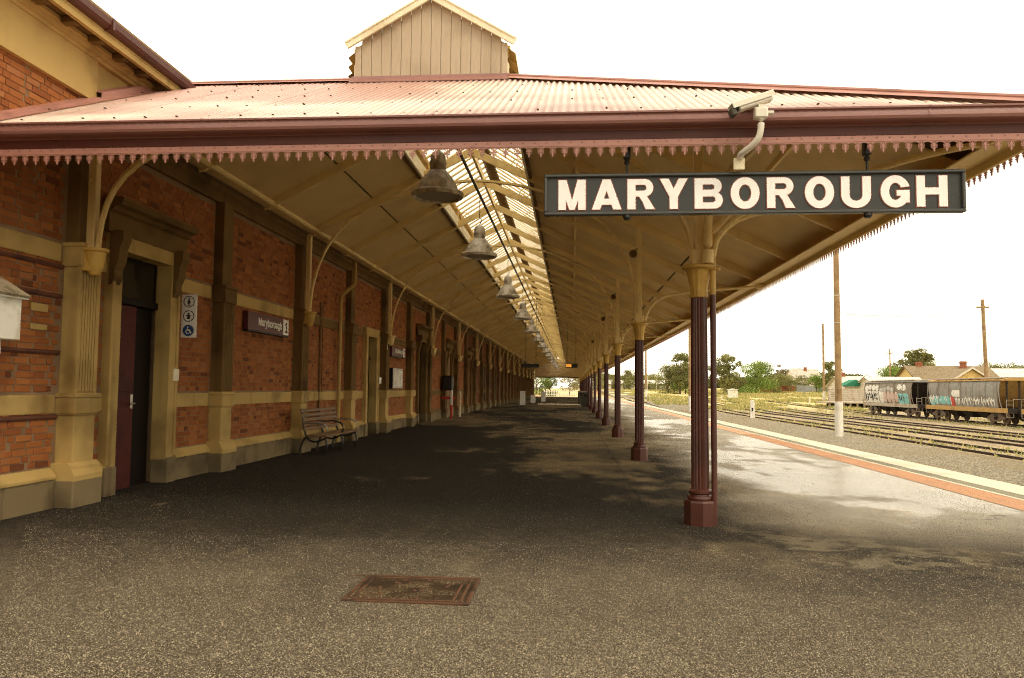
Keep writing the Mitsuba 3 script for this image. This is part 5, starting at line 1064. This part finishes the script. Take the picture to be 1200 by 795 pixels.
TREES = [
 (26.4, 190, 12.6, 4.2, 'tall open gum tree just left of the near column', 'gum', G1, 5200),
 (24.0, 194, 8.2, 3.6, 'leafy gum at the foot of the tall gum, on its left', 'round', G1, 3200),
 (28.6, 196, 7.6, 3.4, 'bushy green tree at the foot of the tall gum, behind the column', 'round', G2, 3200),
 (35.9, 180, 11.6, 3.7, 'open gum tree with two dark trunks right of the near column', 'gum', G1, 5000),
 (33.4, 182, 8.4, 2.6, 'dark leaning gum between the near column and the open gum', 'gum', G1, 2800),
 (46.9, 200, 9.6, 5.0, 'large bright green round tree on the grass', 'round', G2, 7000),
 (41.9, 204, 6.0, 3.0, 'darker green tree leaning against the large round tree', 'round', G1, 2800),
 (53.0, 207, 6.6, 3.2, 'mid green tree behind the left end of the red fence', 'round', G1, 3000),
 (57.4, 212, 5.4, 3.0, 'shaggy dark green tree behind the right end of the red fence', 'round', G1, 3000),
 (61.5, 224, 5.2, 3.0, 'olive bush between the red fence and the hidden house', 'round', G3, 2600),
 (69.5, 262, 10.2, 2.6, 'thin wispy pale tree above the shrubs', 'wisp', (.22, .19, .11), 700),
 (65.9, 226, 5.0, 2.8, 'rounded dark bush in front of the hidden house', 'round', G1, 2600),
 (70.0, 226, 4.6, 2.4, 'reddish brown bush in front of the hidden house', 'round', (.15, .11, .045), 2000),
 (80.5, 285, 8.6, 3.4, 'tree on the skyline left of the hidden house roof', 'round', G3, 2600),
 (88.5, 300, 9.0, 5.0, 'broad tree on the skyline behind the hidden house', 'round', G3, 3200),
 (65.6, 200, 10.2, 3.0, 'tall dark tree behind the thin pole', 'gum', G1, 4200),
 (68.4, 205, 6.6, 2.6, 'olive tree right of the thin pole', 'round', G3, 2600),
 (63.0, 204, 5.4, 2.2, 'low green tree left of the thin pole', 'round', G2, 2200),
 (73.4, 170, 12.2, 4.4, 'tall dark open tree above the white shed roof', 'gum', G1, 6000),
 (70.4, 172, 10.4, 3.2, 'dark tree joined to the left of the tall open tree', 'gum', G1, 3600),
 (77.0, 174, 9.6, 3.2, 'olive tree joined to the right of the tall open tree', 'round', G3, 3200),
 (64.4, 160, 7.0, 3.8, 'rounded green tree above the white shed', 'round', G2, 4200),
 (59.0, 162, 5.6, 2.6, 'small dark tree left of the rounded green tree', 'round', G1, 2200),
 (124.2, 232, 10.4, 5.4, 'flat topped pine on the skyline at the right', 'flat', G1, 3400),
 (131.5, 232, 9.0, 4.6, 'second flat topped pine at the right edge', 'flat', G1, 3000),
 (113.0, 240, 7.6, 3.6, 'olive tree left of the flat topped pines', 'round', G3, 2600),
 (101.0, 235, 7.4, 3.8, 'pale distant tree behind the yellow house', 'wisp', (.19, .17, .08), 1400),
 (93.0, 232, 6.4, 3.4, 'low distant tree behind the yellow house roof', 'round', G3, 2200),
 (18.6, 250, 7.6, 3.0, 'dark bushy tree between the second and third columns', 'round', G1, 3200),
 (15.0, 256, 6.0, 2.4, 'lower dark tree beside the bushy one, towards the columns', 'round', G1, 2200),
 (32.8, 320, 8.0, 4.2, 'distant flat topped tree right of the second column', 'flat', G1, 2400),
 (33.3, 280, 8.6, 4.8, 'broad distant tree behind the pale buildings', 'round', G1, 3600),
 (38.8, 285, 8.0, 4.0, 'distant tree behind the tall gum', 'round', G1, 3000),
 (28.0, 300, 6.6, 3.6, 'far olive tree behind the long pale building', 'round', G3, 2400),
 (31.5, 232, 3.6, 2.4, 'low green shrub beside the street lamps', 'round', G2, 2000),
 (24.5, 243, 3.2, 2.6, 'low dark shrub in front of the long pale building', 'round', G1, 1800),
 (8.8, 262, 6.6, 2.8, 'far green tree between the distant columns', 'round', G3, 2200),
 (12.5, 300, 8.0, 3.8, 'far dark tree behind the small pale building', 'round', G1, 2200)]
for i, (x, y, h, hw, lab, kd, bs, n) in enumerate(TREES): tree(x, y, h, hw, lab, kd, bs, 11 + i, n, low=.1)
def treeline():
    r = np.random.default_rng(91); n = 26000; x = r.uniform(10, 190, n); prof = meshkit.fbm(np.stack([x * .06, 0 * x, 0 * x], -1), 4, 2)
    y = 345 + r.uniform(-8, 8, n); h = (3.5 + 10.0 * np.clip(prof - .25, 0, 1)) * r.uniform(0, 1, n) ** .7; z = gz(x, y) + h - .3
    p = np.stack([x, y, z], -1); u = r.normal(size=(n, 3)); u /= np.linalg.norm(u, axis=1, keepdims=True); w = np.cross(u, r.normal(size=(n, 3))); w /= np.linalg.norm(w, axis=1, keepdims=True)
    q = np.stack([p - u * .5, p - w * .3, p + u * .5, p + w * .3], 1).reshape(-1, 3); f = np.arange(n * 4).reshape(-1, 4); f = np.vstack([f[:, [0, 1, 2]], f[:, [0, 2, 3]]])
    cl = meshkit.noise(np.stack([x * .3, h * .4, 0 * x], -1), 4)[:, None]; c = np.array([.17, .17, .075]) * (.7 + .7 * cl)
    scene['distant_woodland'] = ply((q, f), 'leaf', color=np.repeat(c, 4, 0)); labels['distant_woodland'] = {'label': 'low hazy line of far-off trees along the horizon', 'category': 'woodland', 'kind': 'stuff'}
treeline()
tree(-4.7, 168, 5.4, 2.4, 'bright green bush framed by the far end of the platform', 'round', (.13, .17, .04), 68, 3000, z=-.1, low=.03)
tree(-.4, 190, 7.0, 2.8, 'olive tree framed by the far end of the platform', 'round', G3, 69, 2600, z=-.1, low=.2)
tree(2.6, 200, 6.5, 2.6, 'thin tree at the right of the far opening', 'gum', G3, 70, 1800, z=-.1)
tree(-9.0, 200, 8.0, 4.0, 'large tree behind the far end of the building', 'round', G2, 71, 2400, z=-.1, low=.1)
t = thing('picket_fence', 'white picket fence beyond the far end of the platform', 'fence')
for x in np.arange(-5.5, 4.5, .35): put(t, 'picket', M().cbox(x, x + .12, 158, 158.04, -.1, 1.3, .02), 'white_paint')
for z in (.35, 1.0): put(t, 'rail', M().cbox(-5.6, 4.6, 158.05, 158.1, z, z + .1, .01), 'white_paint')

# ---------------------------------------------------------------- grass
def tufts(n, xr, yr_, seed, hh, key, label, test=None):
    r = np.random.default_rng(seed); x = r.uniform(*xr, n); y = np.exp(r.uniform(math.log(yr_[0]), math.log(yr_[1]), n))
    keep = meshkit.fbm(np.stack([x * .35, y * .09, 0 * x], -1), 3, 5) > .47
    for tx in (10.4, 17.7, 21.8, 26.0, 33.05): keep &= ~((abs(x - tx) < .95) & (abs(x - tx) > .68))
    x, y = x[keep], y[keep]; z = np.maximum(gz(x, y), -.9); n = len(x); a = r.uniform(0, 2 * math.pi, n); h = hh * r.uniform(.4, 1.2, n); w = .035 * r.uniform(.6, 1.5, n) * (1 + y / 60)
    lx, ly = r.normal(0, .1, n), r.normal(0, .1, n)
    v = np.stack([np.stack([x - np.cos(a) * w, y - np.sin(a) * w, z - .02], -1), np.stack([x + np.cos(a) * w, y + np.sin(a) * w, z - .02], -1), np.stack([x + lx, y + ly, z + h], -1)], 1).reshape(-1, 3)
    c = np.where(r.uniform(0, 1, (n, 1)) < .55, np.array([.60, .50, .22]), np.array([.33, .35, .12])) * r.uniform(.7, 1.25, (n, 1))
    scene[key] = ply((v, np.arange(n * 3).reshape(-1, 3)), 'blade', color=np.repeat(c, 3, 0)); labels[key] = {'label': label, 'kind': 'stuff', 'category': 'grass'}
tufts(14000, (16.6, 45), (26, 110), 51, .16, 'track_weeds', 'yellow weeds growing between the railway tracks')
tufts(90000, (12, 75), (95, 260), 52, .38, 'grass', 'long pale grass on the field beyond the tracks')

# overhead wire behind the wagons
t = thing('overhead_wire', 'thin overhead wire crossing the sky at the right', 'wire')
for a, b in (((14.8, 44, 5.95), (43.2, 84, 10.35)), ((43.2, 84, 10.35), (75, 104, 13.6))):
    a, b = np.array(a), np.array(b); put(t, 'wire', M().tube([a + (b - a) * q - np.array([0, 0, 1.6 * q * (1 - q)]) for q in np.linspace(0, 1, 14)], .014, 4), 'black_iron')
